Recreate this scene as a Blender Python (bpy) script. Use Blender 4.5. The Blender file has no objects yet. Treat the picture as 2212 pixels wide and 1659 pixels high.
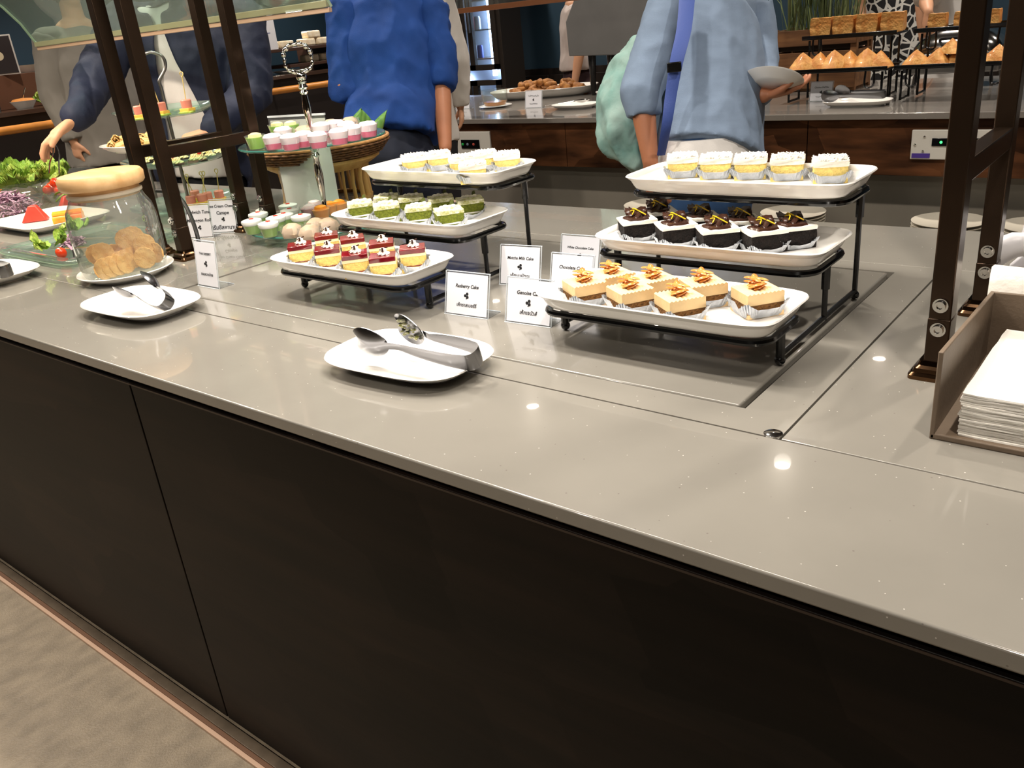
import bpy, bmesh, math, random
from mathutils import Vector, Matrix, noise
random.seed(11)
SC = bpy.context.scene
COL = SC.collection
PI = math.pi

# ------------------------------------------------------------------ camera
FPX, ROLL, PITCH, YAW, EYE = 1834.72, -0.102384, 0.402428, -0.703961, 1.435
_fw = Vector((math.sin(YAW)*math.cos(PITCH), math.cos(YAW)*math.cos(PITCH), -math.sin(PITCH)))
_r = Vector((math.cos(YAW), -math.sin(YAW), 0)); _d = _fw.cross(_r)
_r2 = _r*math.cos(ROLL)-_d*math.sin(ROLL); _d2 = _d*math.cos(ROLL)+_r*math.sin(ROLL)
cam = bpy.data.objects.new('camera', bpy.data.cameras.new('camera'))
COL.objects.link(cam); SC.camera = cam
cam.data.sensor_width = 36; cam.data.lens = FPX/2212*36; cam.data.clip_start = .05
cam.matrix_world = Matrix((( _r2.x, -_d2.x, -_fw.x, 0), (_r2.y, -_d2.y, -_fw.y, 0), (_r2.z, -_d2.z, -_fw.z, EYE), (0, 0, 0, 1)))
def ray(x, y): return _r2*((x-1106)/FPX)+_d2*((y-829.5)/FPX)+_fw
def at(x, y, z=.9):                 # the point of a level surface at height z
    r = ray(x, y); t = (z-EYE)/r.z; return Vector((r.x*t, r.y*t, z))
def onY(x, y, Y):
    r = ray(x, y); t = Y/r.y; return Vector((r.x*t, Y, EYE+r.z*t))
def onX(x, y, X):
    r = ray(x, y); t = X/r.x; return Vector((X, r.y*t, EYE+r.z*t))
def dp(x, y, d):                    # the point d metres ahead along the view axis
    r = ray(x, y); return Vector((r.x*d, r.y*d, EYE+r.z*d))

# ------------------------------------------------------------------ world, exposure, lights
SC.view_settings.view_transform = 'Standard'; SC.view_settings.look = 'None'
SC.view_settings.gamma = 1; SC.view_settings.use_curve_mapping = False
SC.view_settings.exposure = -0.06
SC.cycles.transparent_max_bounces = 32; SC.cycles.max_bounces = 7
w = bpy.data.worlds.new('room_air'); SC.world = w; w.use_nodes = True
w.node_tree.nodes['Background'].inputs[0].default_value = (.9, .8, .7, 1)
w.node_tree.nodes['Background'].inputs[1].default_value = 0
def lamp(name, kind, loc, energy, col=(1, .86, .7), **k):
    l = bpy.data.lights.new(name, kind); l.energy = energy; l.color = col
    for a, v in k.items(): setattr(l, a, v)
    o = bpy.data.objects.new(name, l); COL.objects.link(o); o.location = loc; return o
CEIL = 3.0
WARM = (1, .91, .80)
DOWN = [(x, y) for x in (-7.4, -5.5, -3.6, -1.7, .2) for y in (-1.2, .7, 2.55, 4.45, 6.35)]
for x, y in DOWN:
    lamp('downlight_offscreen', 'SPOT', (x, y, CEIL-.03), 105, WARM, spot_size=math.radians(125), spot_blend=.6, shadow_soft_size=.05)
for x, c, e in ((-1.25, (1, .93, .84), 28), (-3.25, (1, .85, .66), 28)):     # strip lamps under the serving canopy
    o = lamp('canopy_strip_offscreen', 'AREA', (x, 1.13, 1.955), e, c, shape='RECTANGLE', size=1.7, size_y=.08)

# ------------------------------------------------------------------ materials
def lin(c): return tuple(((v/255)/12.92 if v/255 <= .04045 else ((v/255+.055)/1.055)**2.4) for v in c)
MATS = {}
def mat(name, rgb, rough=.5, metal=0, var=0, scale=20, bump=0, bscale=None, rgb2=None, coat=0, trans=0, emit=0, sss=0, alpha=1, ior=1.45, spec=.5, stretch=None, detail=4, obj=True):
    if name in MATS: return MATS[name]
    m = bpy.data.materials.new(name); m.use_nodes = True; nt = m.node_tree; b = nt.nodes['Principled BSDF']
    c = lin(rgb)+(1,)
    b.inputs['Base Color'].default_value = c; b.inputs['Roughness'].default_value = rough
    b.inputs['Metallic'].default_value = metal; b.inputs['IOR'].default_value = ior
    b.inputs['Specular IOR Level'].default_value = spec
    b.inputs['Coat Weight'].default_value = coat; b.inputs['Transmission Weight'].default_value = trans
    b.inputs['Alpha'].default_value = alpha
    if sss:
        b.inputs['Subsurface Weight'].default_value = sss; b.inputs['Subsurface Radius'].default_value = (.012, .008, .005)
        b.inputs['Subsurface Scale'].default_value = 1
    if emit:
        b.inputs['Emission Color'].default_value = c; b.inputs['Emission Strength'].default_value = emit
    if var or bump or rgb2:
        tc = nt.nodes.new('ShaderNodeTexCoord'); mp = nt.nodes.new('ShaderNodeMapping')
        nt.links.new(tc.outputs['Object' if obj else 'Generated'], mp.inputs[0])
        if stretch: mp.inputs['Scale'].default_value = stretch
        nz = nt.nodes.new('ShaderNodeTexNoise'); nz.inputs['Scale'].default_value = scale; nz.inputs['Detail'].default_value = detail
        nt.links.new(mp.outputs[0], nz.inputs['Vector'])
        if var or rgb2:
            cr = nt.nodes.new('ShaderNodeValToRGB'); nt.links.new(nz.outputs['Fac'], cr.inputs[0])
            c2 = lin(rgb2) if rgb2 else tuple(min(1, v*(1+var)) for v in c[:3])
            c1 = c[:3] if rgb2 else tuple(v*(1-var) for v in c[:3])
            cr.color_ramp.elements[0].position = .35; cr.color_ramp.elements[1].position = .65
            cr.color_ramp.elements[0].color = (*c1, 1); cr.color_ramp.elements[1].color = (*c2, 1)
            nt.links.new(cr.outputs[0], b.inputs['Base Color'])
        if bump:
            n2 = nz
            if bscale:
                n2 = nt.nodes.new('ShaderNodeTexNoise'); n2.inputs['Scale'].default_value = bscale; n2.inputs['Detail'].default_value = 5
                nt.links.new(mp.outputs[0], n2.inputs['Vector'])
            bp = nt.nodes.new('ShaderNodeBump'); bp.inputs['Strength'].default_value = bump; bp.inputs['Distance'].default_value = .01
            nt.links.new(n2.outputs['Fac'], bp.inputs['Height']); nt.links.new(bp.outputs[0], b.inputs['Normal'])
    MATS[name] = m; return m
def glass(name, tint=(240, 250, 245), body=.06, rough=.02, power=5):
    """thin clear pane: mostly see-through, mirror-like at grazing angles"""
    if name in MATS: return MATS[name]
    m = bpy.data.materials.new(name); m.use_nodes = True; nt = m.node_tree; nt.nodes.clear()
    out = nt.nodes.new('ShaderNodeOutputMaterial'); tr = nt.nodes.new('ShaderNodeBsdfTransparent'); gl = nt.nodes.new('ShaderNodeBsdfGlossy')
    df = nt.nodes.new('ShaderNodeBsdfDiffuse'); mx = nt.nodes.new('ShaderNodeMixShader'); m2 = nt.nodes.new('ShaderNodeMixShader'); fr = nt.nodes.new('ShaderNodeMath'); lw = nt.nodes.new('ShaderNodeLayerWeight'); pw = nt.nodes.new('ShaderNodeMath')
    tr.inputs[0].default_value = lin(tint)+(1,); df.inputs[0].default_value = lin(tint)+(1,); gl.inputs['Roughness'].default_value = rough
    lw.inputs[0].default_value = .5; pw.operation = 'POWER'; pw.inputs[1].default_value = power; fr.operation = 'MULTIPLY_ADD'; fr.inputs[1].default_value = .94; fr.inputs[2].default_value = .04
    nt.links.new(lw.outputs['Facing'], pw.inputs[0]); nt.links.new(pw.outputs[0], fr.inputs[0])
    m2.inputs[0].default_value = body
    nt.links.new(tr.outputs[0], m2.inputs[1]); nt.links.new(df.outputs[0], m2.inputs[2])
    nt.links.new(fr.outputs[0], mx.inputs[0]); nt.links.new(m2.outputs[0], mx.inputs[1]); nt.links.new(gl.outputs[0], mx.inputs[2])
    nt.links.new(mx.outputs[0], out.inputs[0]); MATS[name] = m; return m
def stone(name, rgb, speck=.3):
    """polished composite stone with pale and dark flecks"""
    m = mat(name, rgb, rough=.16, var=.04, scale=6)
    nt = m.node_tree; b = nt.nodes['Principled BSDF']; b.inputs['Coat Weight'].default_value = .5; b.inputs['Coat Roughness'].default_value = .02
    link = b.inputs['Base Color'].links[0]; src = link.from_socket
    tc = nt.nodes.new('ShaderNodeTexCoord')
    for sc_, thr, colr in ((95, .055, (.75, .72, .66)), (70, .05, (.12, .10, .09))):
        vo = nt.nodes.new('ShaderNodeTexVoronoi'); vo.inputs['Scale'].default_value = sc_; nt.links.new(tc.outputs['Object'], vo.inputs['Vector'])
        # keep only some of the cells
        wn = nt.nodes.new('ShaderNodeMath'); wn.operation = 'GREATER_THAN'; wn.inputs[1].default_value = .82
        sp = nt.nodes.new('ShaderNodeSeparateColor'); nt.links.new(vo.outputs['Color'], sp.inputs[0]); nt.links.new(sp.outputs[0], wn.inputs[0])
        lt = nt.nodes.new('ShaderNodeMath'); lt.operation = 'LESS_THAN'; lt.inputs[1].default_value = thr*1.6; nt.links.new(vo.outputs['Distance'], lt.inputs[0])
        mu = nt.nodes.new('ShaderNodeMath'); mu.operation = 'MULTIPLY'; nt.links.new(wn.outputs[0], mu.inputs[0]); nt.links.new(lt.outputs[0], mu.inputs[1])
        m3 = nt.nodes.new('ShaderNodeMath'); m3.operation = 'MULTIPLY'; m3.inputs[1].default_value = .6; nt.links.new(mu.outputs[0], m3.inputs[0])
        mx = nt.nodes.new('ShaderNodeMix'); mx.data_type = 'RGBA'; nt.links.new(m3.outputs[0], mx.inputs['Factor'])
        nt.links.new(src, mx.inputs[6]); mx.inputs[7].default_value = (*colr, 1); src = mx.outputs[2]
    nt.links.new(src, b.inputs['Base Color']); return m
def wood(name, rgb, rgb2, rough=.35, scale=(1, 12, 12), bump=.05, patch=0):
    """grain along local x; patch > 0 adds broad tone blocks of a veneer collage"""
    m = mat(name, rgb, rough=rough, rgb2=rgb2, scale=3, stretch=scale, bump=bump, spec=.3 if patch == 0 else .14)
    if patch:
        nt = m.node_tree; b = nt.nodes['Principled BSDF']; src = b.inputs['Base Color'].links[0].from_socket
        tc = nt.nodes.new('ShaderNodeTexCoord'); mp = nt.nodes.new('ShaderNodeMapping'); mp.inputs['Scale'].default_value = (5, 5, 9); mp.inputs['Rotation'].default_value = (0, .25, 0)
        vo = nt.nodes.new('ShaderNodeTexVoronoi'); vo.inputs['Scale'].default_value = patch; vo.distance = 'CHEBYCHEV'
        nt.links.new(tc.outputs['Object'], mp.inputs[0]); nt.links.new(mp.outputs[0], vo.inputs['Vector'])
        sp = nt.nodes.new('ShaderNodeSeparateColor'); nt.links.new(vo.outputs['Color'], sp.inputs[0])
        mr = nt.nodes.new('ShaderNodeMapRange'); mr.inputs[3].default_value = .5; mr.inputs[4].default_value = 1.5; nt.links.new(sp.outputs[0], mr.inputs[0])
        cb = nt.nodes.new('ShaderNodeCombineColor')
        for i in range(3): nt.links.new(mr.outputs[0], cb.inputs[i])
        mx = nt.nodes.new('ShaderNodeMix'); mx.data_type = 'RGBA'; mx.blend_type = 'MULTIPLY'; mx.inputs['Factor'].default_value = 1
        nt.links.new(src, mx.inputs[6]); nt.links.new(cb.outputs[0], mx.inputs[7]); nt.links.new(mx.outputs[2], b.inputs['Base Color'])
    return m

# ------------------------------------------------------------------ mesh building
class B:
    """collects faces; build() links them as ONE mesh object"""
    def __init__(s): s.v = []; s.f = []; s.m = []; s.mi = 0
    def add(s, vs, fs):
        o = len(s.v); s.v += [tuple(v) for v in vs]
        for f in fs: s.f.append(tuple(i+o for i in f)); s.m.append(s.mi)
        return s
    def box(s, c, size, rz=0, ax=None):
        hx, hy, hz = (v/2 for v in size); M = Matrix.Rotation(rz, 3, 'Z') if ax is None else ax
        vs = [Vector(c)+M @ Vector((x*hx, y*hy, z*hz)) for x in (-1, 1) for y in (-1, 1) for z in (-1, 1)]
        return s.add(vs, [(0, 1, 3, 2), (4, 6, 7, 5), (0, 4, 5, 1), (2, 3, 7, 6), (0, 2, 6, 4), (1, 5, 7, 3)])
    def bar(s, p, q, wx, wz, up=(0, 0, 1)):
        p, q = Vector(p), Vector(q); d = (q-p); L = d.length; d.normalize(); u = Vector(up); x = d.cross(u)
        if x.length < 1e-4: x = d.cross(Vector((0, 1, 0)))
        x.normalize(); u = x.cross(d)
        ax = Matrix((d, x, u)).transposed(); return s.box((p+q)/2, (L, wx, wz), ax=ax)
    def tube(s, pts, r, n=10, closed=False, cap=True, lat=None, power=1):
        """r: number, list, or list of (ra, rb) with ra along lat"""
        pts = [Vector(p) for p in pts]; N = len(pts)
        rs = r if isinstance(r, (list, tuple)) else [r]*N
        rings = []; prev = None
        for i, p in enumerate(pts):
            a = pts[(i-1) % N] if (closed or i > 0) else p; b = pts[(i+1) % N] if (closed or i < N-1) else p
            t = (b-a)
            t = t.normalized() if t.length > 1e-9 else Vector((0, 0, 1))
            if lat is not None: x = Vector(lat)-t*Vector(lat).dot(t)
            elif prev is None:
                x = t.cross(Vector((0, 0, 1)))
                if x.length < .1: x = t.cross(Vector((1, 0, 0)))
            else: x = prev-t*prev.dot(t)
            x.normalize(); prev = x; y = t.cross(x)
            ra, rb = rs[i] if isinstance(rs[i], (list, tuple)) else (rs[i], rs[i])
            ring = []
            for k in range(n):
                ang = 2*PI*k/n; c_, s_ = math.cos(ang), math.sin(ang)
                if power != 1: c_ = math.copysign(abs(c_)**power, c_); s_ = math.copysign(abs(s_)**power, s_)
                ring.append(p+x*ra*c_+y*rb*s_)
            rings.append(ring)
        vs = [v for ri in rings for v in ri]; fs = []
        for i in range(N if closed else N-1):
            j = (i+1) % N
            for k in range(n): fs.append((i*n+k, i*n+(k+1) % n, j*n+(k+1) % n, j*n+k))
        if cap and not closed: fs += [tuple(range(n))[::-1], tuple((N-1)*n+k for k in range(n))]
        return s.add(vs, fs)
    def limb(s, pts, rs, n=14, lat=None):
        """tube with rounded ends, for bodies"""
        pts = [Vector(p) for p in pts]; rs = list(rs); g = lambda r: r if isinstance(r, (tuple, list)) else (r, r)
        a = (pts[0]-pts[1]).normalized(); b = (pts[-1]-pts[-2]).normalized(); P = []; R = []
        ra = g(rs[0]); rb = g(rs[-1])
        for k in (.97, .8, .5): P.append(pts[0]+a*min(ra)*k); R.append(tuple(v*math.sqrt(1-k*k) for v in ra))
        P += pts; R += [g(r) for r in rs]
        for k in (.5, .8, .97): P.append(pts[-1]+b*min(rb)*k); R.append(tuple(v*math.sqrt(1-k*k) for v in rb))
        return s.tube(P, R, n, lat=lat)
    def lathe(s, prof, n=24, c=(0, 0, 0), sx=1, sy=1, wob=None):
        cx, cy, cz = c; rows = []; vs = []
        for r, z in prof:
            if r < 1e-6: rows.append([len(vs)]); vs.append((cx, cy, cz+z))
            else:
                row = []
                for k in range(n):
                    a = 2*PI*k/n; rr = r*(1+(wob(a, z) if wob else 0)); row.append(len(vs)); vs.append((cx+rr*math.cos(a)*sx, cy+rr*math.sin(a)*sy, cz+z))
                rows.append(row)
        fs = []
        for a, b in zip(rows, rows[1:]):
            if len(a) == 1 and len(b) == 1: continue
            for k in range(n):
                k2 = (k+1) % n
                if len(a) == 1: fs.append((a[0], b[k2], b[k]))
                elif len(b) == 1: fs.append((a[k], a[k2], b[0]))
                else: fs.append((a[k], a[k2], b[k2], b[k]))
        return s.add(vs, fs)
    def loops(s, rings, cap0=True, cap1=True):
        n = len(rings[0]); vs = [v for r in rings for v in r]; fs = []
        for i in range(len(rings)-1):
            for k in range(n): fs.append((i*n+k, i*n+(k+1) % n, (i+1)*n+(k+1) % n, (i+1)*n+k))
        if cap0: fs.append(tuple(range(n))[::-1])
        if cap1: fs.append(tuple((len(rings)-1)*n+k for k in range(n)))
        return s.add(vs, fs)
    def ball(s, c, r, n=12, m=8, sx=1, sy=1, sz=1):
        return s.lathe([(r*math.sin(PI*i/m), -r*sz*math.cos(PI*i/m)) for i in range(m+1)], n, c, sx, sy)
    def poly(s, pts, depth):
        """flat outline (list of 3d points) thickened along vector depth"""
        d = Vector(depth); n = len(pts); vs = [Vector(p) for p in pts]+[Vector(p)+d for p in pts]
        return s.add(vs, [tuple(range(n))[::-1], tuple(range(n, 2*n))]+[(k, (k+1) % n, (k+1) % n+n, k+n) for k in range(n)])
    def xf(s, M):
        s.v = [tuple(M @ Vector(v)) for v in s.v]; return s
    def mesh(s, name='m', mats=(), smooth=True, bevel=0, angle=40, seg=2, jitter=0, sub=0):
        me = bpy.data.meshes.new(name); me.from_pydata(s.v, [], s.f)
        for m in (mats if isinstance(mats, (list, tuple)) else [mats]): me.materials.append(m)
        if any(s.m): me.polygons.foreach_set('material_index', s.m)
        bm = bmesh.new(); bm.from_mesh(me)
        bmesh.ops.recalc_face_normals(bm, faces=bm.faces)
        if sub: bmesh.ops.subdivide_edges(bm, edges=bm.edges[:], cuts=sub, use_grid_fill=True)
        if bevel:
            es = [e for e in bm.edges if len(e.link_faces) == 2 and e.calc_face_angle(0) > math.radians(35)]
            rb = bmesh.ops.bevel(bm, geom=es, offset=bevel, segments=seg, affect='EDGES', profile=.6, clamp_overlap=True)
            for f in bm.faces: f.smooth = False
            for f in rb['faces']: f.smooth = True          # big flat faces keep their own normal
        if jitter:
            for v in bm.verts:
                q = noise.noise_vector(v.co*260); v.co += q*jitter
        bm.to_mesh(me); bm.free()
        if smooth:
            if not bevel:
                me.polygons.foreach_set('use_smooth', [True]*len(me.polygons)); me.set_sharp_from_angle(angle=math.radians(angle))
        return me
    def build(s, name, mats, parent=None, **k):
        return link(name, s.mesh(name, mats, **k), parent)
def link(name, me, parent=None, loc=None, rz=None, label=None):
    o = bpy.data.objects.new(name, me); COL.objects.link(o)
    if parent is not None: o.parent = parent
    if loc is not None: o.location = loc
    if rz is not None: o.rotation_euler[2] = rz
    if label: o['label'] = label
    return o
def tag(o, label, cat, group=None):
    o['label'] = label; o['category'] = cat
    if group: o['group'] = group
    return o
def thing(name, label, cat, loc=(0, 0, 0), rz=0, group=None):
    o = bpy.data.objects.new(name, None); COL.objects.link(o); o.location = loc; o.rotation_euler[2] = rz
    return tag(o, label, cat, group)
def struct(o):
    o['kind'] = 'structure'; return o
def dup(root, loc, rz=0, label=None, scale=None, zs=None):
    r = root.copy(); COL.objects.link(r); r.location = loc; r.rotation_euler = (0, 0, rz)
    if scale: r.scale = (scale, scale, zs or scale)
    if label: r['label'] = label
    for ch in list(root.children):
        c = ch.copy(); COL.objects.link(c); c.parent = r
        for g in ch.children:
            d = g.copy(); COL.objects.link(d); d.parent = c
    return r
def superell(hx, hy, z, n=3, seg=64, c=(0, 0)):
    out = []
    for k in range(seg):
        a = 2*PI*k/seg; ca, sa = math.cos(a), math.sin(a)
        out.append((c[0]+hx*math.copysign(abs(ca)**(2/n), ca), c[1]+hy*math.copysign(abs(sa)**(2/n), sa), z))
    return out
def dish(b, hx, hy, h, foot=.6, floor=.72, th=.005, n=3.2, seg=64, lift=0, power=1.7):
    """ceramic dish: foot, outer wall, rounded rim, inner wall, floor"""
    m = min(hx, hy); f = lambda off: (hx-off, hy-off); R = []
    offs = [m*(1-foot)*(1-t) for t in (0, .25, .5, .75, 1)]
    R.append(superell(hx-offs[0]-.004, hy-offs[0]-.004, 0, n, seg)); R.append(superell(hx-offs[0], hy-offs[0], 0, n, seg))
    for t, o in zip((0, .25, .5, .75, 1), offs): R.append(superell(hx-o, hy-o, .004+(h-.004)*t**power, n, seg))
    R.append(superell(hx-th*.3, hy-th*.3, h+th*.4, n, seg)); R.append(superell(hx-th, hy-th, h, n, seg))
    of2 = m*(1-floor)
    for t in (.75, .5, .25, 0): R.append(superell(hx-th-(of2-th)*(1-t), hy-th-(of2-th)*(1-t), th+(h-th)*t**power, n, seg))
    R.append(superell((hx-of2)*.5, (hy-of2)*.5, th, n, seg))
    return b.loops(R)
def text(s, size, parent, matx, loc, rot=(PI/2, 0, 0), shear=.2, name='lettering', bold=0, width=None):
    cu = bpy.data.curves.new(name, 'FONT'); cu.body = s; cu.size = size; cu.align_x = 'CENTER'; cu.align_y = 'CENTER'; cu.shear = shear; cu.offset = bold; cu.extrude = .0001; cu.resolution_u = 3
    t = bpy.data.objects.new(name, cu); COL.objects.link(t)
    dg = bpy.context.evaluated_depsgraph_get(); me = bpy.data.meshes.new_from_object(t.evaluated_get(dg))
    bpy.data.objects.remove(t); bpy.data.curves.remove(cu)
    me.materials.clear(); me.materials.append(matx)
    o = link(name, me, parent); o.location = loc; o.rotation_euler = rot
    if width and me.vertices:
        xs = [v.co.x for v in me.vertices]; k = width/(max(xs)-min(xs)); o.scale = (k, k, k)
    return o
def evaluate(me, mods):
    """apply modifiers to a mesh and return the result"""
    o = bpy.data.objects.new('t', me); COL.objects.link(o)
    for kind, kw in mods:
        md = o.modifiers.new(kind, kind)
        for a, v in kw.items(): setattr(md, a, v)
    dg = bpy.context.evaluated_depsgraph_get(); r = bpy.data.meshes.new_from_object(o.evaluated_get(dg))
    bpy.data.objects.remove(o); return r
def catmull(P, n=8, closed=False):
    P = [Vector(p) for p in P]; N = len(P); out = []
    rng = range(N) if closed else range(N-1)
    for i in rng:
        p0 = P[(i-1) % N] if (closed or i > 0) else P[i]; p1 = P[i]; p2 = P[(i+1) % N]; p3 = P[(i+2) % N] if (closed or i < N-2) else P[(i+1) % N]
        for k in range(n):
            t = k/n; out.append(.5*((2*p1)+(p2-p0)*t+(2*p0-5*p1+4*p2-p3)*t*t+(3*p1-p0-3*p2+p3)*t**3))
    if not closed: out.append(P[-1])
    return out
# ------------------------------------------------------------------ palette
m_top = stone('grey_stone', (131, 127, 119))
m_wood = wood('dark_walnut', (13, 10, 8), (28, 20, 15), rough=.42, scale=(.6, 6, 6), patch=.55)
m_fascia = wood('brown_walnut', (46, 28, 18), (92, 58, 36), rough=.4, scale=(1, 5, 5), patch=.6)
m_dark = mat('near_black', (14, 12, 11), .6)
m_black = mat('black_enamel', (10, 10, 11), .22, coat=.3)
m_bronze = mat('bronze_metal', (62, 48, 37), .27, metal=.8, var=.15, scale=9)
m_copper = mat('copper_trim', (196, 164, 140), .4, metal=.2)
m_brass = mat('brown_trim', (104, 74, 54), .45, metal=.2)
m_steel = mat('polished_steel', (215, 213, 210), .12, metal=1)
m_tong = mat('cutlery_steel', (132, 132, 135), .24, metal=1)
m_steel2 = mat('brushed_steel', (150, 148, 146), .32, metal=1, var=.08, scale=8)
m_chrome = mat('ornate_chrome', (228, 224, 216), .08, metal=1)
m_white = mat('white_porcelain', (236, 233, 228), .12, coat=.4)
m_paper = mat('white_paper', (232, 232, 238), .7)
m_ink = mat('black_ink', (22, 22, 26), .7)
m_acrylic = glass('clear_acrylic', (246, 248, 250), .05)
m_glass = glass('clear_glass', (250, 253, 251), .03)
m_gglass = glass('green_glass', (232, 246, 240), .07)
m_gedge = mat('glass_edge', (168, 186, 160), .1, alpha=.7)
m_teal = mat('teal_paint', (40, 62, 78), .55, var=.05, scale=2)
m_ceil = mat('dark_ceiling', (58, 50, 44), .8)
m_brownwall = mat('brown_wall', (74, 60, 48), .7)
m_skin = mat('skin', (214, 160, 126), .5, sss=.15, var=.05, scale=12)
m_skin2 = mat('tan_skin', (176, 116, 84), .5, sss=.12, var=.06, scale=12)
m_rail = mat('honey_wood', (214, 140, 62), .35, var=.12, scale=8)

# ------------------------------------------------------------------ room shell
fl = mat('vinyl_floor', (126, 114, 97), .36, rgb2=(148, 134, 114), scale=13, stretch=(1.8, 1, 1), bump=.22, bscale=170, detail=15)
struct(B().box((-2.5, 2, -.05), (13, 12.4, .1)).build('floor', fl, smooth=False))
struct(B().box((-2.5, 2, CEIL+.06), (13, 12.4, .1)).build('ceiling', m_ceil, smooth=False))
struct(B().box((-2.5, 7.45, 1.5), (12.4, .1, 3.0)).build('wall_back', m_teal, smooth=False))
struct(B().box((-8.65, 2, 1.5), (.1, 12.2, 3.0)).build('wall_left', m_teal, smooth=False))
struct(B().box((3.65, 2, 1.5), (.1, 12.2, 3.0)).build('wall_right', m_brownwall, smooth=False))
struct(B().box((-2.5, -4.15, 1.5), (12.4, .1, 3.0)).build('wall_front', m_brownwall, smooth=False))
wt = wood('wainscot_wood', (24, 19, 17), (40, 32, 28), rough=.5, scale=(6, 6, .5))
struct(B().box((-2.5, 7.385, .48), (12.2, .03, .96)).build('trim_1', wt, smooth=False))
for i in range(26):
    p = link('panel', bpy.data.meshes.get('wain_panel') or B().box((0, 0, 0), (.45, .02, .86)).mesh('wain_panel', wt, bevel=.006), bpy.data.objects['trim_1'], (-8.4+i*.47, 7.365, .47))
# downlight housings
ring = B().lathe([(.045, 0), (.075, 0), (.08, .012), (.045, .012)], 24).mesh('ring', m_white)
lens = B().lathe([(0, .006), (.045, .006)], 20).mesh('lens', mat('lamp_lens', (255, 240, 220), .4, emit=60))
for x, y in DOWN:
    t = thing('ceiling_downlight', 'small round recessed downlight in the dark ceiling', 'light', (x, y, CEIL-.006), 0, 'downlights in the ceiling')
    link('trim_ring', ring, t); link('lens', lens, t)

# ------------------------------------------------------------------ island buffet counter
isl = thing('buffet_counter', 'long island buffet counter with polished grey stone top and dark walnut front', 'counter')
X0, X1 = -5.6, 1.6
B().box(((X0+X1)/2, 1.405, .44), (X1-X0-.1, 1.34, .84)).build('carcass', m_dark, isl, smooth=False)
def slab(x0, x1, y0, y1, name='worktop_slab', m=m_top, z0=.878, z1=.9, bev=.0012):
    return B().box(((x0+x1)/2, (y0+y1)/2, (z0+z1)/2), (x1-x0, y1-y0, z1-z0)).build(name, m, isl, bevel=bev)
slab(X0, X1, .69, .9695, bev=.003)
slab(X0, -2.0615, .9705, 1.80); slab(-.3735, X1, .9705, 1.80); slab(X0, X1, 1.801, 2.12, bev=.003)
b = B()
gx0, gx1, gy0, gy1 = -1.95, -.452, 1.036, 1.748
for x0, x1, y0, y1 in ((-2.0585, -.3765, .9705, gy0), (-2.0585, -.3765, gy1, 1.80), (-2.0585, gx0, gy0, gy1), (gx1, -.3765, gy0, gy1)):
    b.box(((x0+x1)/2, (y0+y1)/2, .889), (x1-x0, y1-y0, .022))
b.build('worktop_frame', m_top, isl, smooth=False)
slab(gx0+.009, gx1-.012, gy0+.006, gy1-.004, 'inset_plate', m_top, .87, .9, .004)
B().box((-1.2, 1.39, .882), (1.6, .8, .012)).build('groove_bed', mat('groove_steel', (120, 116, 110), .25, metal=.9), isl, smooth=False)
B().box(((X0+X1)/2, 1.40, .8705), (X1-X0-.03, 1.38, .013)).build('sub_top', m_dark, isl, smooth=False)
cap = B().lathe([(0, .0025), (.009, .0025), (.0125, .001), (.0125, -.001), (0, -.001)], 20).build('cable_cap', m_steel, isl); cap.location = (*at(1670, 937)[:2], .9)
for x0, x1 in ((-5.55, -4.06), (-4.054, -2.806), (-2.80, -1.5555), (-1.5505, .15), (.155, 1.55)):
    B().box(((x0+x1)/2, .705, .443), (x1-x0, .018, .846)).build('front_panel', m_wood, isl, bevel=.0015)
    B().box(((x0+x1)/2, 2.10, .443), (x1-x0, .018, .846)).build('back_panel', m_wood, isl, bevel=.0015)
B().box(((X0+X1)/2, .698, .863), (X1-X0-.08, .006, .003)).build('panel_edging', mat('dark_edging', (46, 34, 27), .4), isl, smooth=False)
B().box(((X0+X1)/2, .681, .006), (X1-X0, .024, .012)).build('skirting', mat('skirting_grey', (92, 80, 66), .3, metal=.2, var=.15, scale=30), isl, bevel=.001)
B().box(((X0+X1)/2, .664, .005), (X1-X0, .010, .010)).build('floor_trim', m_brass, isl, bevel=.001)
B().box(((X0+X1)/2, .654, .004), (X1-X0, .010, .008)).build('floor_trim', m_copper, isl, bevel=.001)

# ------------------------------------------------------------------ canopy frames on the island
fx = B()
prof = [(0.032, 0), (.032, .006), (.029, .010), (.027, .010), (.026, .016), (.022, .020), (.020, .026)]
foot_me = B().loops([superell(r*1.05, r*1.05, z, 8, 32) for r, z in prof]).mesh('foot', mat('bronze_polished', (104, 78, 56), .16, metal=1), angle=25)
post_me = B().box((0, 0, .565), (.029, .036, .95)).mesh('post', m_bronze, bevel=.002)
sleeve_me = B().box((0, 0, .055), (.0305, .0375, .072)).mesh('sleeve', m_bronze, bevel=.002)
bolt_me = B().lathe([(0, 0), (.0105, 0), (.0105, .003), (.008, .003), (.0075, .008), (.004, .008), (.0035, .005), (0, .005)], 16).mesh('bolt', m_steel)
def frame(x, label):
    t = thing('canopy_frame', label, 'frame', (x, 1.265, .9))
    for dy in (0, .30):
        p = link('post', post_me, t, (0, dy, 0)); link('foot', foot_me, t, (0, dy, 0)); link('sleeve', sleeve_me, t, (0, dy, 0))
        for z in (.076, .112):
            q = link('bolt', bolt_me, t, (0, dy-.0182, z)); q.rotation_euler = (PI/2, 0, 0)
    B().box((0, .15, .294), (.027, .27, .032)).build('crossbar', m_bronze, t, bevel=.002)
    B().box((0, .07, 1.06), (.034, .50, .034)).build('top_bar', m_bronze, t, bevel=.002)
    return t
frame(-.2575, 'bronze double-post frame standing behind the brown napkin box')
frame(-2.237, 'bronze double-post frame between the cookie jar and the Thai dessert card')
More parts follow.
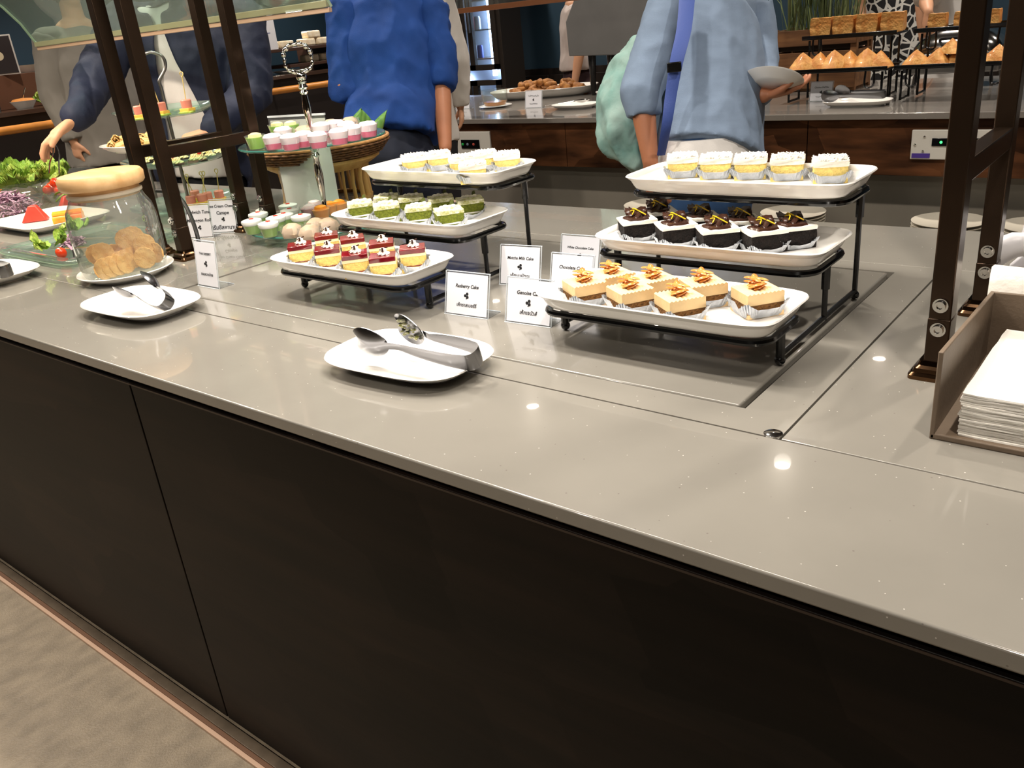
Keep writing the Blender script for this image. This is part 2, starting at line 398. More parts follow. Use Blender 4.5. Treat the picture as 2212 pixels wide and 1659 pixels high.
frame(-2.375, 'bronze double-post frame right behind the cookie jar, its posts hidden by the lid')
for x, w_, lab in ((-1.241, 1.96, 'slim bronze strip-light housing over the cake stands'), (-3.30, 1.82, 'slim bronze strip-light housing over the salads')):
    t = thing('strip_light', lab, 'light', (x, 1.13, 1.975))
    B().box((0, 0, 0), (w_, .07, .022)).build('housing', m_bronze, t, bevel=.003)
# curved sneeze guard over the salad side
gg = thing('sneeze_guard', 'curved glass sneeze guard with copper lower edge above the salads', 'glass guard', (-3.18, 1.9, 1.53))
prof = [(1.905, 1.525), (1.885, 1.56), (1.855, 1.62), (1.80, 1.69), (1.72, 1.77), (1.62, 1.83), (1.50, 1.87)]
b = B(); n = len(prof); xs = (-4.17, -2.19)
nrm = [Vector((0, .010, .006))]*n
vs = []
for x in xs:
    for (y, z) in prof: vs.append((x+3.18, y-1.9, z-1.53))
    for (y, z) in prof: vs.append((x+3.18, y-1.9+.008, z-1.53+.005))
fs = []
for i in range(n-1):
    fs += [(i, i+1, 2*n+i+1, 2*n+i), (n+i, 3*n+i, 3*n+i+1, n+i+1)]
b.add(vs, fs); b.build('pane', m_gglass, gg)
for x in (-4.17, -2.19): B().tube([(x+3.18, y-1.9+.004, z-1.53+.002) for y, z in prof], .005, 6).build('pane_edge', m_gedge, gg)
B().box((0, .004, -.012), (1.98, .014, .014)).build('lower_edge', m_copper, gg, bevel=.002)
B().box((0, -.004, .006), (1.98, .012, .020)).build('edge_band', mat('pale_glass_band', (156, 154, 122), .2, alpha=.75), gg, bevel=.002)

# ------------------------------------------------------------------ far buffet counter across the aisle
far = thing('buffet_counter', 'far buffet counter with brown wood fascia, control plates and an open plate shelf', 'counter', (0, 4.15, 0))
fx0, fx1 = -4.9, 3.2
B().box(((fx0+fx1)/2, .71, .886), (fx1-fx0, 1.48, .028)).build('worktop', stone('grey_stone_far', (128, 122, 116)), far, bevel=.003)
xx = [fx0+.02, -2.93, -1.52, .3, 1.8, fx1-.02]
for a, c in zip(xx, xx[1:]): B().box(((a+c)/2, .012, .745), (c-a-.004, .02, .25)).build('fascia_board', m_fascia, far, bevel=.002)
B().box(((fx0+fx1)/2, .70, .50), (fx1-fx0-.05, 1.18, .74)).build('recess_back', mat('grey_laminate', (128, 121, 110), .5, var=.06, scale=4), far, smooth=False)
B().box(((fx0+fx1)/2, .42, .17), (fx1-fx0-.05, 1.5, .34)).build('plate_shelf', mat('dark_laminate', (70, 64, 58), .5), far, bevel=.003)
def control(px0, px1, label_x, leds):
    a = onY(px0[0], px0[1], 4.15); c = onY(px1[0], px1[1], 4.15)
    cx, cz = (a.x+c.x)/2, (a.z+c.z)/2; w_ = abs(c.x-a.x); h_ = abs(a.z-c.z)
    o = B().box((cx, -.004, cz), (w_, .014, h_)).build('control_plate', mat('control_white', (206, 202, 194), .35), far, bevel=.004)
    return o, cx, cz, w_, h_
o, cx, cz, w_, h_ = control((980, 284), (1064, 338), 0, 0)
B().box((cx-.01, -.013, cz), (.15, .006, .055)).build('display', m_black, o, bevel=.002)
for dx, c in ((-.06, (40, 220, 90)), (-.02, (150, 160, 170)), (.03, (230, 90, 70))):
    B().ball((cx-.01+dx, -.017, cz), .008, 8, 6).build('indicator', mat('led_%d' % c[0], tuple(v*.6 for v in c), .4, emit=.5), o)
o, cx, cz, w_, h_ = control((1972, 280), (2152, 346), 0, 0)
B().box((cx-.055, -.013, cz+.012), (.062, .006, .034)).build('display', m_black, o, bevel=.002)
B().box((cx+.085, -.013, cz+.012), (.05, .006, .034)).build('display', m_black, o, bevel=.002)
B().ball((cx-.048, -.017, cz+.012), .006, 8, 6).build('indicator', mat('led_green', (60, 235, 110), .4, emit=3), o)
B().box((cx-w_/2+.045, -.0125, cz-.047), (.075, .003, .02)).build('sticker', mat('purple_print', (74, 52, 140), .5), o)
for dx, dz in ((-.155, 0), (-.118, .035), (-.12, -.028), (.125, .035)):
    B().ball((cx+dx, -.012, cz+dz), .006, 8, 6).build('screw', m_steel, o)
# far canopy: wooden rail with glass above
fc = thing('sneeze_guard', 'far glass sneeze guard with copper wood rail above the fried chicken platter', 'glass guard', (-3.5, 4.3, 1.5))
a = onY(932, 31, 4.3); c = onY(1262, -3, 4.3)
B().box(((a.x+c.x)/2+3.7, 0, a.z-1.5), (c.x-a.x+1.3, .03, .03)).build('rail', mat('copper_wood', (150, 98, 66), .4), fc, bevel=.003)
b = B().box(((a.x+c.x)/2+3.7, 0, a.z-1.5+.17), (c.x-a.x+1.3, .008, .31)); b.build('pane', m_glass, fc, smooth=False)
for x in (a.x-.28, c.x+.66): B().bar((x+3.5, 0, -.6), (x+3.5, 0, .35), .03, .03).build('post', m_bronze, fc, bevel=.002)

# ------------------------------------------------------------------ left buffet along the side wall
lb = thing('buffet_counter', 'dark side buffet with a honey wood tray rail along the teal wall', 'counter', (-6.7, 3.6, 0))
B().box((0, 0, .585), (1.05, 5.4, 1.17)).build('carcass', mat('dark_umber', (30, 22, 18), .5), lb, bevel=.003)
B().box((.01, 0, 1.185), (1.1, 5.46, .03)).build('worktop', stone('brown_stone', (70, 52, 42)), lb, bevel=.003)
B().tube([(.67, -2.7, 1.10), (.67, 2.7, 1.085)], .026, 12).build('tray_rail', m_rail, lb)
for y in (-2.2, -.6, 1.0, 2.4): B().bar((.52, y, 1.09), (.67, y, 1.09), .02, .02).build('rail_bracket', m_bronze, lb)
def board(x0, x1, y0, y1, z, name='shelf_board', m=None): return B().box(((x0+x1)/2+6.7, (y0+y1)/2-3.6, z-.0125), (x1-x0, y1-y0, .025)).build(name, m or mat('umber_board', (66, 44, 34), .5), lb, bevel=.002)
board(-6.75, -6.22, 4.55, 6.0, 1.40); board(-6.68, -6.20, 4.85, 6.0, 1.27)
for y in (4.6, 5.5): B().box((.02, y-3.6, 1.29), (.4, .02, .19)).build('shelf_support', mat('umber_board', (66, 44, 34), .5), lb)
B().box((-.05, -1.55, 1.31), (.5, 1.9, .22)).build('riser', mat('umber_riser', (96, 62, 44), .5), lb, bevel=.003)
hood = thing('heat_hood', 'dark hood with a round lamp over the side buffet shelves', 'hood', (-6.6, 5.2, onX(635, 27, -6.55).z))
B().box((0, 0, .15), (.5, 1.7, .26)).build('hood_box', mat('hood_black', (22, 20, 20), .5), hood, bevel=.004)
B().tube([(0, .6, .28), (0, .6, 1.3)], .02, 8).build('hanger', m_dark, hood); B().tube([(0, -.6, .28), (0, -.6, 1.3)], .02, 8).build('hanger', m_dark, hood)
p = onX(635, 26, -6.55); q = B().lathe([(0, 0), (.07, 0), (.075, .02), (0, .02)], 24).build('lamp_disc', mat('lamp_disc', (255, 246, 235), .4, emit=6), hood); q.location = (.05, p.y-5.2, .0)
lamp('hood_lamp_bulb', 'SPOT', (-6.5, p.y, p.z-.03), 14, WARM, spot_size=math.radians(140), shadow_soft_size=.05)
# ------------------------------------------------------------------ three-tier cake stands
def rrect(hx, y0, y1, z, r=.035, seg=6):
    pts = []
    for cx, cy, a0 in ((hx-r, y1-r, 0), (-hx+r, y1-r, PI/2), (-hx+r, y0+r, PI), (hx-r, y0+r, 1.5*PI)):
        for k in range(seg+1):
            a = a0+PI/2*k/seg; pts.append((cx+r*math.cos(a), cy+r*math.sin(a), z))
    return pts
TIER = [(.063, -.068, .082, 0.0), (.118, .118, .285, .192), (.205, .25, .405, .352)]   # ring height, front, back, leg depth
def stand(cx, cy, label):
    t = thing('cake_stand', label, 'cake stand', (cx, cy, .9))
    for z, y0, y1, ly in TIER:
        B().tube(rrect(.207, y0, y1, z-.006), .0062, 8, closed=True).build('tier_ring', m_black, t)
    for s in (-1, 1):
        x = s*.2045
        for k, (z, y0, y1, ly) in enumerate(TIER):
            leg = B().tube([(x, ly, .012), (x, ly, z-.006)], .005, 8).tube([(x, ly, z-.05), (x, ly, z-.006)], .0075, 8)
            lo = leg.build('leg', m_black, t)
            if k != 1: B().ball((x, ly, .0088), .0088, 12, 8).build('ball_foot', m_black, lo)
        B().tube([(x, 0, .016), (x, .352, .016)], .005, 8).build('side_runner', m_black, t)
    return t
stand(-.6745, 1.205, 'black wire three-tier stand carrying coffee, chocolate and white chocolate cakes')
stand(-1.4245, 1.200, 'black wire three-tier stand carrying raspberry, matcha and white cream cakes')
tray_me = dish(B(), .219, .096, .03, foot=.66, floor=.82, th=.005, n=7, seg=96, power=1.3).mesh('serving_tray', m_white, angle=60)
PLZ = [.9+z+.001 for z, *_ in TIER]; PLY = [.0, .194, .312]
FLZ = [z+.0055 for z in PLZ]
for (cx, cy, nm) in ((-.668, 1.203, ('coffee almond cakes', 'chocolate cakes', 'five white chocolate cakes')), (-1.418, 1.198, ('raspberry cakes', 'matcha cakes', 'white cream cakes of the matcha stand'))):
    for k in range(3):
        tag(link('serving_tray', tray_me, None, (cx, cy+PLY[k], PLZ[k])), 'white rectangular porcelain tray holding the '+nm[k], 'tray', 'porcelain cake trays')

# ------------------------------------------------------------------ cakes
m_foil = mat('silver_foil', (186, 190, 196), .32, metal=.7, bump=.3, bscale=120, var=.1, scale=60)
m_sponge_y = mat('yellow_sponge', (238, 206, 120), .85, var=.12, scale=160, bump=.5, bscale=300)
m_cream = mat('white_cream', (246, 241, 228), .55, bump=.25, bscale=120, sss=.1)
m_redjelly = mat('red_glaze', (118, 8, 22), .06, coat=.6, var=.25, scale=30)
m_green = mat('matcha_sponge', (112, 122, 34), .9, var=.25, scale=190, bump=.7, bscale=330)
m_gdust = mat('dusted_cream', (243, 240, 222), .7, rgb2=(168, 170, 84), scale=130, bump=.4, bscale=200)
m_lem = mat('lemon_sponge', (250, 220, 132), .85, var=.1, scale=160, bump=.4, bscale=300)
m_tan = mat('coffee_cream', (236, 203, 150), .5, bump=.2, bscale=60, var=.05, scale=30)
m_brn = mat('coffee_sponge', (146, 102, 56), .9, var=.25, scale=190, bump=.7, bscale=330)
m_blk = mat('chocolate_sponge', (26, 18, 15), .95, var=.4, scale=200, bump=1, bscale=260)
m_choc = mat('chocolate_curl', (58, 34, 25), .25, var=.2, scale=40, coat=.2)
m_yel = mat('yellow_drizzle', (240, 200, 30), .35)
m_alm = mat('caramel_almond', (206, 122, 48), .22, coat=.5, rgb2=(232, 168, 92), scale=50)
def layer(name, w_, d_, z0, z1, m, t, bev=.0015, jit=.0012, sub=3):
    return B().box((0, 0, (z0+z1)/2), (w_, d_, z1-z0)).build(name, m, t, sub=sub, jitter=jit, angle=50)
def wrapper(t, hx, hy, h0=.014, h1=.026, flare=.009, seed=1):
    rnd = random.Random(seed); N = 112; r0 = superell(hx, hy, 0.0005, 5, N); r1 = []
    for k in range(N):
        a = 2*PI*k/N; g = flare+(.0022 if (k//2) % 2 else -.0016)
        # tall at the corners, folded low along the front
        hh = h0+(h1-h0)*(.35+.65*abs(math.sin(2*a))**1.5 if math.sin(a) < 0 else .8)+rnd.uniform(-.001, .001)+(.0012 if (k//2) % 2 else 0)
        x, y, _ = superell(hx+g, hy+g, 0, 5, N)[k]; r1.append((x, y, hh))
    rm = [((a[0]*.55+c[0]*.45)+(0), (a[1]*.55+c[1]*.45), c[2]*.5) for a, c in zip(r0, r1)]
    return B().loops([r0, rm, r1], cap0=True, cap1=False).build('foil_cup', m_foil, t, smooth=False)
def rosette(r=.011, h=.013):
    rings = []
    for i in range(9):
        u = i/8; rr = r*(1-u*u*.75)*(.9+.2*math.sin(u*9)); tw = u*2.2
        rings.append([(rr*(1+.16*math.cos(7*(2*PI*k/42)))*math.cos(2*PI*k/42+tw), rr*(1+.16*math.cos(7*(2*PI*k/42)))*math.sin(2*PI*k/42+tw), h*u) for k in range(42)])
    return B().loops(rings)
def cake_rasp(label):
    t = thing('raspberry_cake', label, 'cake', group='raspberry cakes'); w_, d_ = .053, .050
    layer('sponge', w_, d_, 0, .013, m_sponge_y, t); layer('jam_layer', w_+.0006, d_+.0006, .013, .0148, m_redjelly, t, jit=.0003)
    layer('sponge', w_, d_, .0148, .034, m_sponge_y, t); layer('cream_layer', w_+.001, d_+.001, .034, .040, mat('custard', (248, 232, 186), .5, sss=.1), t, jit=.0006)
    B().box((0, 0, .0448), (w_+.001, d_+.001, .0096)).build('glaze', m_redjelly, t, bevel=.0012)
    r = rosette(.0115, .014).build('cream_rosette', m_cream, t); r.location = (.002, .004, .049)
    B().bar((-.004, .0, .060), (.012, .007, .063), .0022, .0022).build('chocolate_stick', m_choc, t)
    B().box((.002, -.004, .0605), (.004, .0022, .008)).build('chocolate_chip', m_choc, t)
    wrapper(t, w_/2+.001, d_/2+.001, .006, .026, .006, 3); return t
def cake_matcha(label):
    t = thing('matcha_cake', label, 'cake', group='matcha cakes'); w_, d_ = .058, .052
    layer('sponge', w_, d_, 0, .012, m_green, t, jit=.0015); layer('cream_layer', w_+.001, d_+.001, .012, .0155, m_cream, t, jit=.0008)
    layer('sponge', w_, d_, .0155, .034, m_green, t, jit=.0018); layer('cream_top', w_+.002, d_+.002, .034, .043, m_gdust, t, jit=.0015)
    b = B()
    for k in range(4): b.ball((-.013+.009*k, .012+.004*math.sin(k*2.1), .044), .0065, 10, 6, sz=.7)
    b.build('piped_cream', m_cream, t, jitter=.001)
    B().poly([(.006, .020, .042), (.018, .020, .042), (.016, .020, .056), (.010, .020, .054)], (0, .001, 0)).build('chocolate_leaf', mat('matcha_chip', (86, 96, 40), .4), t, smooth=False)
    wrapper(t, w_/2+.001, d_/2+.001, .004, .024, .006, 5); return t
def flakes(n, hx, hy, z, m, t, name='grated_flakes', seed=2):
    r = random.Random(seed); b = B()
    for _ in range(n):
        c = Vector((r.uniform(-hx, hx), r.uniform(-hy, hy), z+r.uniform(0, .005)))
        d = Vector((r.uniform(-1, 1), r.uniform(-1, 1), r.uniform(-.5, .6))).normalized()*r.uniform(.0012, .0030)
        b.bar(c-d, c+d, .0018, .0009)
    return b.build(name, m, t, smooth=False)
def cake_white(label, grp):
    t = thing('white_chocolate_cake', label, 'cake', group=grp); w_, d_ = .058, .05
    layer('sponge', w_, d_, 0, .010, m_lem, t); layer('cream_layer', w_+.001, d_+.001, .010, .014, m_cream, t, jit=.0008)
    layer('sponge', w_, d_, .014, .030, m_lem, t, jit=.0015); layer('cream_top', w_+.003, d_+.003, .030, .040, m_cream, t, jit=.002)
    flakes(420, w_/2, d_/2, .040, mat('white_flake', (250, 247, 240), .5), t)
    wrapper(t, w_/2+.001, d_/2+.001, .010, .022, .007, 7); return t
def cake_coffee(label):
    t = thing('coffee_cake', label, 'cake', group='coffee almond cakes'); w_, d_ = .062, .059
    layer('cream_base', w_, d_, 0, .007, m_tan, t); layer('sponge', w_-.001, d_-.001, .007, .022, m_brn, t, jit=.0018)
    # combed cream top: ridges run front to back
    N = 19; prof = [(-w_/2+w_*k/(N-1), .039+(.0022 if k % 2 else 0)) for k in range(N)]
    pts = [(-w_/2, -d_/2, .022)]+[(x, -d_/2, z) for x, z in prof]+[(w_/2, -d_/2, .022)]
    B().poly(pts, (0, d_, 0)).build('combed_cream', m_tan, t, smooth=False)
    r = random.Random(5); b = B()
    for k in range(18):
        a = r.uniform(0, 6.3); rr = r.uniform(.002, .016); c = Vector((rr*math.cos(a)-.002, rr*math.sin(a)+.004, .0445+.0045*(k % 3)))
        a2 = r.uniform(0, 6.3); d = Vector((math.cos(a2), math.sin(a2), r.uniform(-.3, .4)))*.0095
        b.tube([c-d, c-d*.6, c, c+d*.6, c+d], [(.0005, .0005), (.004, .0016), (.0052, .002), (.004, .0016), (.0005, .0005)], 8)
    b.build('almonds', m_alm, t)
    wrapper(t, w_/2+.001, d_/2+.001, .009, .027, .008, 9); return t
def cake_choc(label):
    t = thing('chocolate_cake', label, 'cake', group='chocolate cakes'); w_, d_ = .064, .056
    layer('sponge', w_, d_, 0, .0325, m_blk, t, jit=.0022, sub=5); layer('cream_top', w_+.002, d_+.002, .0325, .039, m_cream, t, jit=.0018)
    r = random.Random(8); b = B(); yl = B()
    for k in range(5):       # folded chocolate ruffles fanning from one corner
        a = -.9+k*.42; L = .044; wv = []
        N = 9
        for i in range(N):
            u = i/(N-1)
            for s in (0, 1):
                x = .023-L*u*math.cos(a)*.95; y = .012-L*u*math.sin(a)*.95+(.013*s)
                wv.append((x, y-.004, .040+.008*s*(1-u*.35)+.0035*math.sin(u*7+k)+.003))
        o = len(b.v); b.v += wv
        for i in range(N-1): b.f.append((o+2*i, o+2*i+2, o+2*i+3, o+2*i+1)); b.m.append(0)
    me = evaluate(b.mesh('ruffle', m_choc), [('SOLIDIFY', dict(thickness=.003, offset=0))]); me.polygons.foreach_set('use_smooth', [True]*len(me.polygons)); link('chocolate_ruffle', me, t)
    B().lathe([(0, .039), (.026, .039), (.024, .0425), (0, .044)], 14, wob=lambda a, z: .15*math.sin(5*a)).build('ganache', m_choc, t)
    yl.tube(catmull([(.014, -.014, .047), (.004, -.006, .053), (.006, .004, .051), (-.004, .012, .056), (-.004, .018, .050)], 5), .0012, 6)
    yl.tube(catmull([(-.012, -.012, .050), (-.006, -.002, .055), (-.010, .010, .052)], 5), .001, 6)
    yl.build('yellow_drizzle', m_yel, t)
    wrapper(t, w_/2+.001, d_/2+.001, .003, .018, .005, 11); return t
ORD = 'first second third fourth fifth sixth seventh eighth ninth tenth eleventh twelfth thirteenth fourteenth fifteenth sixteenth seventeenth eighteenth nineteenth twentieth twenty-first twenty-second'.split()
def put_cakes(maker, px, ztop, zfloor, drot, desc, end, split, *a):
    """split: depth that parts front row from back row, or None for one row"""
    first = None; C = [at(p[0], p[1], ztop) for p in px]
    for i, (p, c) in enumerate(zip(px, C)):
        row = '' if split is None else ('back row' if c.y > split else 'front row')
        mates = sorted(q.x for q in C if split is None or (q.y > split) == (c.y > split)); lab = desc+', '+(row+', ' if row else '')+ORD[mates.index(c.x)]+' from the '+end+' end'
        az = math.atan2(-c.x, c.y); rz = az+math.radians(drot+(p[2] if len(p) > 2 else 0)+random.uniform(-4, 4)); loc = (c.x, c.y, zfloor)
        if first is None:
            first = maker(lab, *a); first.location = loc; first.rotation_euler[2] = rz
        else: dup(first, loc, rz, lab)
put_cakes(cake_rasp, [(647, 527), (704, 505), (760, 512), (823, 521), (706, 535), (765, 546), (826, 551), (890, 533)], FLZ[0]+.049, FLZ[0], -3, 'red glazed raspberry cake with cream rosette', 'cookie jar', 1.205)
put_cakes(cake_matcha, [(776, 436), (833, 440), (833, 423), (887, 424), (903, 444), (951, 425), (968, 450, 8), (1014, 428, 10)], FLZ[1]+.043, FLZ[1], 0, 'green matcha layer cake', 'cookie jar', 1.40)
put_cakes(cake_white, [(893, 336), (945, 330), (996, 338), (1045, 329), (1094, 331), (1020, 352)], FLZ[2]+.041, FLZ[2], 2, 'white flaked lemon cake above the matcha cakes', 'cookie jar', 1.49, 'white cakes above the matcha tray')
put_cakes(cake_white, [(1474, 336), (1547, 337), (1622, 337), (1702, 338), (1794, 342, 8)], FLZ[2]+.041, FLZ[2], 0, 'white flaked lemon cake above the chocolate cakes', 'name card', None, 'white cakes above the chocolate tray')
put_cakes(cake_choc, [(1376, 470), (1421, 452), (1460, 480), (1512, 463), (1550, 488), (1600, 470), (1650, 491, 8), (1712, 482, 10)], FLZ[1]+.040, FLZ[1], 14, 'chocolate cake with ruffles and yellow drizzle', 'name card', 1.40)
put_cakes(cake_coffee, [(1263, 606), (1322, 588), (1412, 598), (1362, 620), (1468, 636), (1519, 606), (1636, 622, 6)], FLZ[0]+.040, FLZ[0], 24, 'coffee cream cake with caramel almonds', 'name card', 1.20)

# ------------------------------------------------------------------ name cards
def emblem(t, m, z, s=.006):
    b = B()
    for dx, dz, r in ((-.6, .1, .55), (.25, .75, .55), (.35, -.35, .55), (-.1, -.9, .22)): b.lathe([(0, 0), (r*s, 0)], 12, (0, 0, 0)); b.v[-13:] = [(v[0]+dx*s, v[1]+dz*s, v[2]) for v in b.v[-13:]]
    o = b.build('emblem', m, t, smooth=False); return o
def card(loc, rz, w_, h_, lines, label, tilt=14, foot=.045):
    t = thing('name_card', label, 'card', loc, rz); T = math.radians(tilt)
    R = Matrix.Rotation(-T, 4, 'X')          # panel leans back (+y at the top)
    pan = B().box((0, .0035, h_/2), (w_, .003, h_)); pan.xf(R); h = pan
    h.box((0, foot/2, .0015), (w_, foot, .003)); h.build('holder', m_acrylic, t, smooth=False)
    e = B().tube([(-w_/2, 0, 0), (w_/2, 0, 0)], .0012, 6).tube([(-w_/2, .004, h_), (w_/2, .004, h_)], .0012, 6).tube([(-w_/2, .002, 0), (-w_/2, .002, h_)], .0009, 6).tube([(w_/2, .002, 0), (w_/2, .002, h_)], .0009, 6); e.xf(R)
    e.tube([(-w_/2, foot, .0015), (w_/2, foot, .0015)], .001, 6)
    e.build('holder_edge', mat('acrylic_edge', (225, 230, 234), .12, alpha=.75), t)
    pp = B().box((0, .0014, h_/2), (w_*.93, .0006, h_*.93)); pp.xf(R); pp.build('paper', m_paper, t, smooth=False)
    for s, z, sz, shr, wd in lines:
        p = R @ Vector((0, .0008, h_*z))
        if s == '~':
            q = random.Random(int(z*100)); n_ = 22; pts = [Vector((-wd/2+wd*i/n_, 0, q.uniform(-.5, .5)*sz)) for i in range(n_+1)]; sq = B().tube(pts, .0009, 5).build('lettering', m_ink, t); sq.location = p; sq.rotation_euler = (-T, 0, 0)
        elif s == '@': o = emblem(t, m_ink, z, sz); o.location = p; o.rotation_euler = (PI/2-T, 0, 0)
        else: text(s, sz, t, m_ink, p, (PI/2-T, 0, 0), shr, width=wd, bold=.0002)
    return t
def card_px(bl, br, w_, h_, lines, label, **k):
    a, c = at(*bl), at(*br); mid = (a+c)/2; d = c-a
    return card((mid.x, mid.y, .9), math.atan2(d.y, d.x), w_ or d.length, h_, lines, label, **k)
def std(en, th, wd=.058, wt=.05): return [(en, .68, .012, .22, wd), ('@', .46, .0058, 0, 0), (th, .25, .012, .12, wt)]
card_px((960, 677), (1053, 690), .110, .088, std('Rasberry Cake', 'เค้กราสเบอร์รี่'), 'clear name card reading Rasberry Cake')
card_px((1078, 614), (1166, 621), .104, .088, std('Matcha Milk Cake', 'เค้กนมมัทฉะ', .066), 'clear name card reading Matcha Milk Cake')
card_px((1092, 695), (1187, 708), .106, .088, std('Genoise Cake', 'เค้กเจนัวส์', .056, .04), 'clear name card reading Genoise, half hidden by the coffee cake tray')
card((-.985, 1.372, .9), .04, .104, .088, std('Chocolate Cake', 'เค้กช็อกโกแลต', .062), 'clear name card reading Chocolate Cake behind the coffee cakes', foot=.04)
card((-1.058, 1.512, .9), .04, .104, .088, std('White Chocolate Cake', 'เค้กไวท์ช็อกโกแลต', .068), 'clear name card reading White Chocolate Cake, furthest back of the cards', foot=.04)
card_px((428, 617), (472, 625), .09, .115, [('THAI DESSERT', .72, .011, .1, .050), ('@', .5, .0065, 0, 0), ('ขนมหวานไทย', .28, .012, .1, .05)], 'clear name card reading Thai Dessert beside the raspberry tray', tilt=8)
card_px((409, 515.5), (461, 513), None, .105, [('Sandwich Tuna', .76, .012, .15, .085), ('Mayongon Roll', .52, .012, .15, .085), ('@', .30, .006, 0, 0)], 'clear name card reading Sandwich Tuna by the bronze frame', tilt=8)
card_px((459, 504), (514, 502), None, .105, [('ese Cream Cheese', .80, .012, .15, .095), ('Canape', .60, .012, .15, .045), ('@', .40, .006, 0, 0), ('ครีมชีสคานาเป้', .16, .012, .1, .1)], 'clear name card reading Cream Cheese Canape beside the tuna card', tilt=8, foot=.02)

# ------------------------------------------------------------------ tongs and their plates
def rim_plate(name, label, c, hx, hy, rz, h=.026, n=3.4, group=None):
    o = dish(B(), hx, hy, h, foot=.55, floor=.58, th=.005, n=n, seg=80, power=1.5).build(name, m_white, None, angle=60)
    o.location = (c[0], c[1], .9); o.rotation_euler[2] = rz; return tag(o, label, 'plate', group)
def paddle(c, d, up, n, L, Wd, depth, m, parent, notch=True, name='paddle'):
    """scooped paddle: d along the tongs, up across, n scoop direction"""
    N = 40; rings = []
    def pt(s, a, off):
        ca, sa = math.cos(a), math.sin(a); rr = 1.0
        if notch: rr -= .32*max(0, math.cos((a-.12)*1.0))**14
        x = L*.5*ca*s*rr; y = Wd*.5*sa*s*(1+.15*ca); dz = depth*(1-s*s)
        return c+d*x+up*y+n*(dz+off)
    for s in (.02, .35, .65, .88, 1): rings.append([pt(s, 2*PI*k/N, 0) for k in range(N)])
    for s in (1, .88, .65, .35, .02): rings.append([pt(s, 2*PI*k/N, -.0014) for k in range(N)])
    return B().loops(rings).build(name, m, parent, angle=50)
def tongs(label, bend, pa, pb, base, Wd=.062, L=.076, smear=False, notch=True, bow=.02, k_=1.):
    """spring bow at bend, two arms running to the paddles pa and pb (world points)"""
    t = thing('serving_tongs', label, 'tongs', base); O = Vector(base); bend, pa, pb = Vector(bend)-O, Vector(pa)-O, Vector(pb)-O
    ax = ((pa+pb)/2-bend).normalized(); side = (pb-pa); side -= ax*side.dot(ax); side.normalize(); up = side.cross(ax).normalized()
    if up.z < 0: up = -up
    path = []; rad = []
    def arm(p, s):
        st = bend+side*bow*s*.9+ax*.012; e = p-(p-st).normalized()*L*.45
        return [st.lerp(e, .0), st.lerp(e, .25)+side*.002*s, st.lerp(e, .6), st.lerp(e, .85)-side*.003*s, e], [k_*.016, k_*.014, k_*.011, k_*.007, k_*.008]
    A, ra = arm(pa, -1); C, rc = arm(pb, 1)
    P = A[::-1]+[bend-side*bow*.75+ax*.002, bend-ax*.004-side*bow*.3, bend-ax*.004+side*bow*.3, bend+side*bow*.75+ax*.002]+C
    R = ra[::-1]+[k_*.0165]*4+rc
    P2 = catmull(P, 4); R2 = []
    for i in range(len(P2)):
        u = i/4; k = min(int(u), len(R)-2); f = u-k; R2.append((R[k]*(1-f)+R[k+1]*f, .0009))
    B().tube(P2, R2, 8, lat=up).build('spring_bow', m_tong, t, angle=50)
    for p, s in ((pa, -1), (pb, 1)):
        d = (p-bend).normalized(); u2 = (up-d*up.dot(d)).normalized(); n_ = u2.cross(d)
        if n_.dot(side) < 0: n_ = -n_
        o = paddle(p, d, u2, n_*s, L, Wd, .010, m_tong, t, notch)
        if smear and s == 1:
            b = B(); r = random.Random(4)
            for k in range(26):
                q = p+d*r.uniform(-.6, .8)*L*.4+u2*r.uniform(-.8, .8)*Wd*.4-n_*.004*0
                b.ball(q-n_*(.0005), r.uniform(.002, .0055), 8, 5, sz=.5)
            b.build('cream_smear', m_gdust, o)
    return t
rim_plate('side_plate', 'white rounded porcelain plate under the cream-smeared tongs', (-1.025, .938), .150, .098, .06)
tongs('steel serving tongs smeared with cake cream, resting on the white plate', at(1028, 772, .947), at(800, 740, .952), at(884, 712, .965), (-1.025, .938, .906), smear=True)
rim_plate('side_plate', 'white rounded porcelain plate in front of the cookie jar', (-1.868, .915), .150, .096, .04)
tongs('clean steel tongs standing on edge on the plate before the cookie jar', at(360, 655, .942), at(270, 632, .955), at(326, 605, .980), (-1.868, .915, .906), L=.06, Wd=.052, k_=.85)
rim_plate('side_plate', 'white porcelain plate beside the glass salad tray', (-2.645, .90), .140, .10, .04)
tongs('steel tongs on the plate beside the glass salad tray', at(14, 585, .945), at(-70, 575, .95), at(-40, 560, .955), (-2.645, .90, .906), L=.05, Wd=.04)

# ------------------------------------------------------------------ napkin box
m_leather = mat('taupe_leather', (112, 96, 80), .5, bump=.08, bscale=200, var=.06, scale=30)
nb = thing('napkin_box', 'taupe leatherette napkin box with high side and back walls', 'box', (-.215, 1.055, .9))
bw, bd, bh = .30, .30, .118
B().box((bw/2, bd/2, .004), (bw, bd, .008)).build('base', m_leather, nb, bevel=.002)
B().poly([(0, 0, 0), (0, bd, 0), (0, bd, bh-.012), (0, .0, bh)], (.006, 0, 0)).build('side_wall', m_leather, nb, bevel=.0015)
B().poly([(bw-.006, 0, 0), (bw-.006, bd, 0), (bw-.006, bd, bh-.012), (bw-.006, .0, bh)], (.006, 0, 0)).build('side_wall', m_leather, nb, bevel=.0015)
B().box((bw/2, bd-.003, (bh-.012)/2), (bw, .006, bh-.012)).build('back_wall', m_leather, nb, bevel=.0015)
m_nap = mat('white_tissue', (238, 234, 226), .9, bump=.15, bscale=300)
nme = []
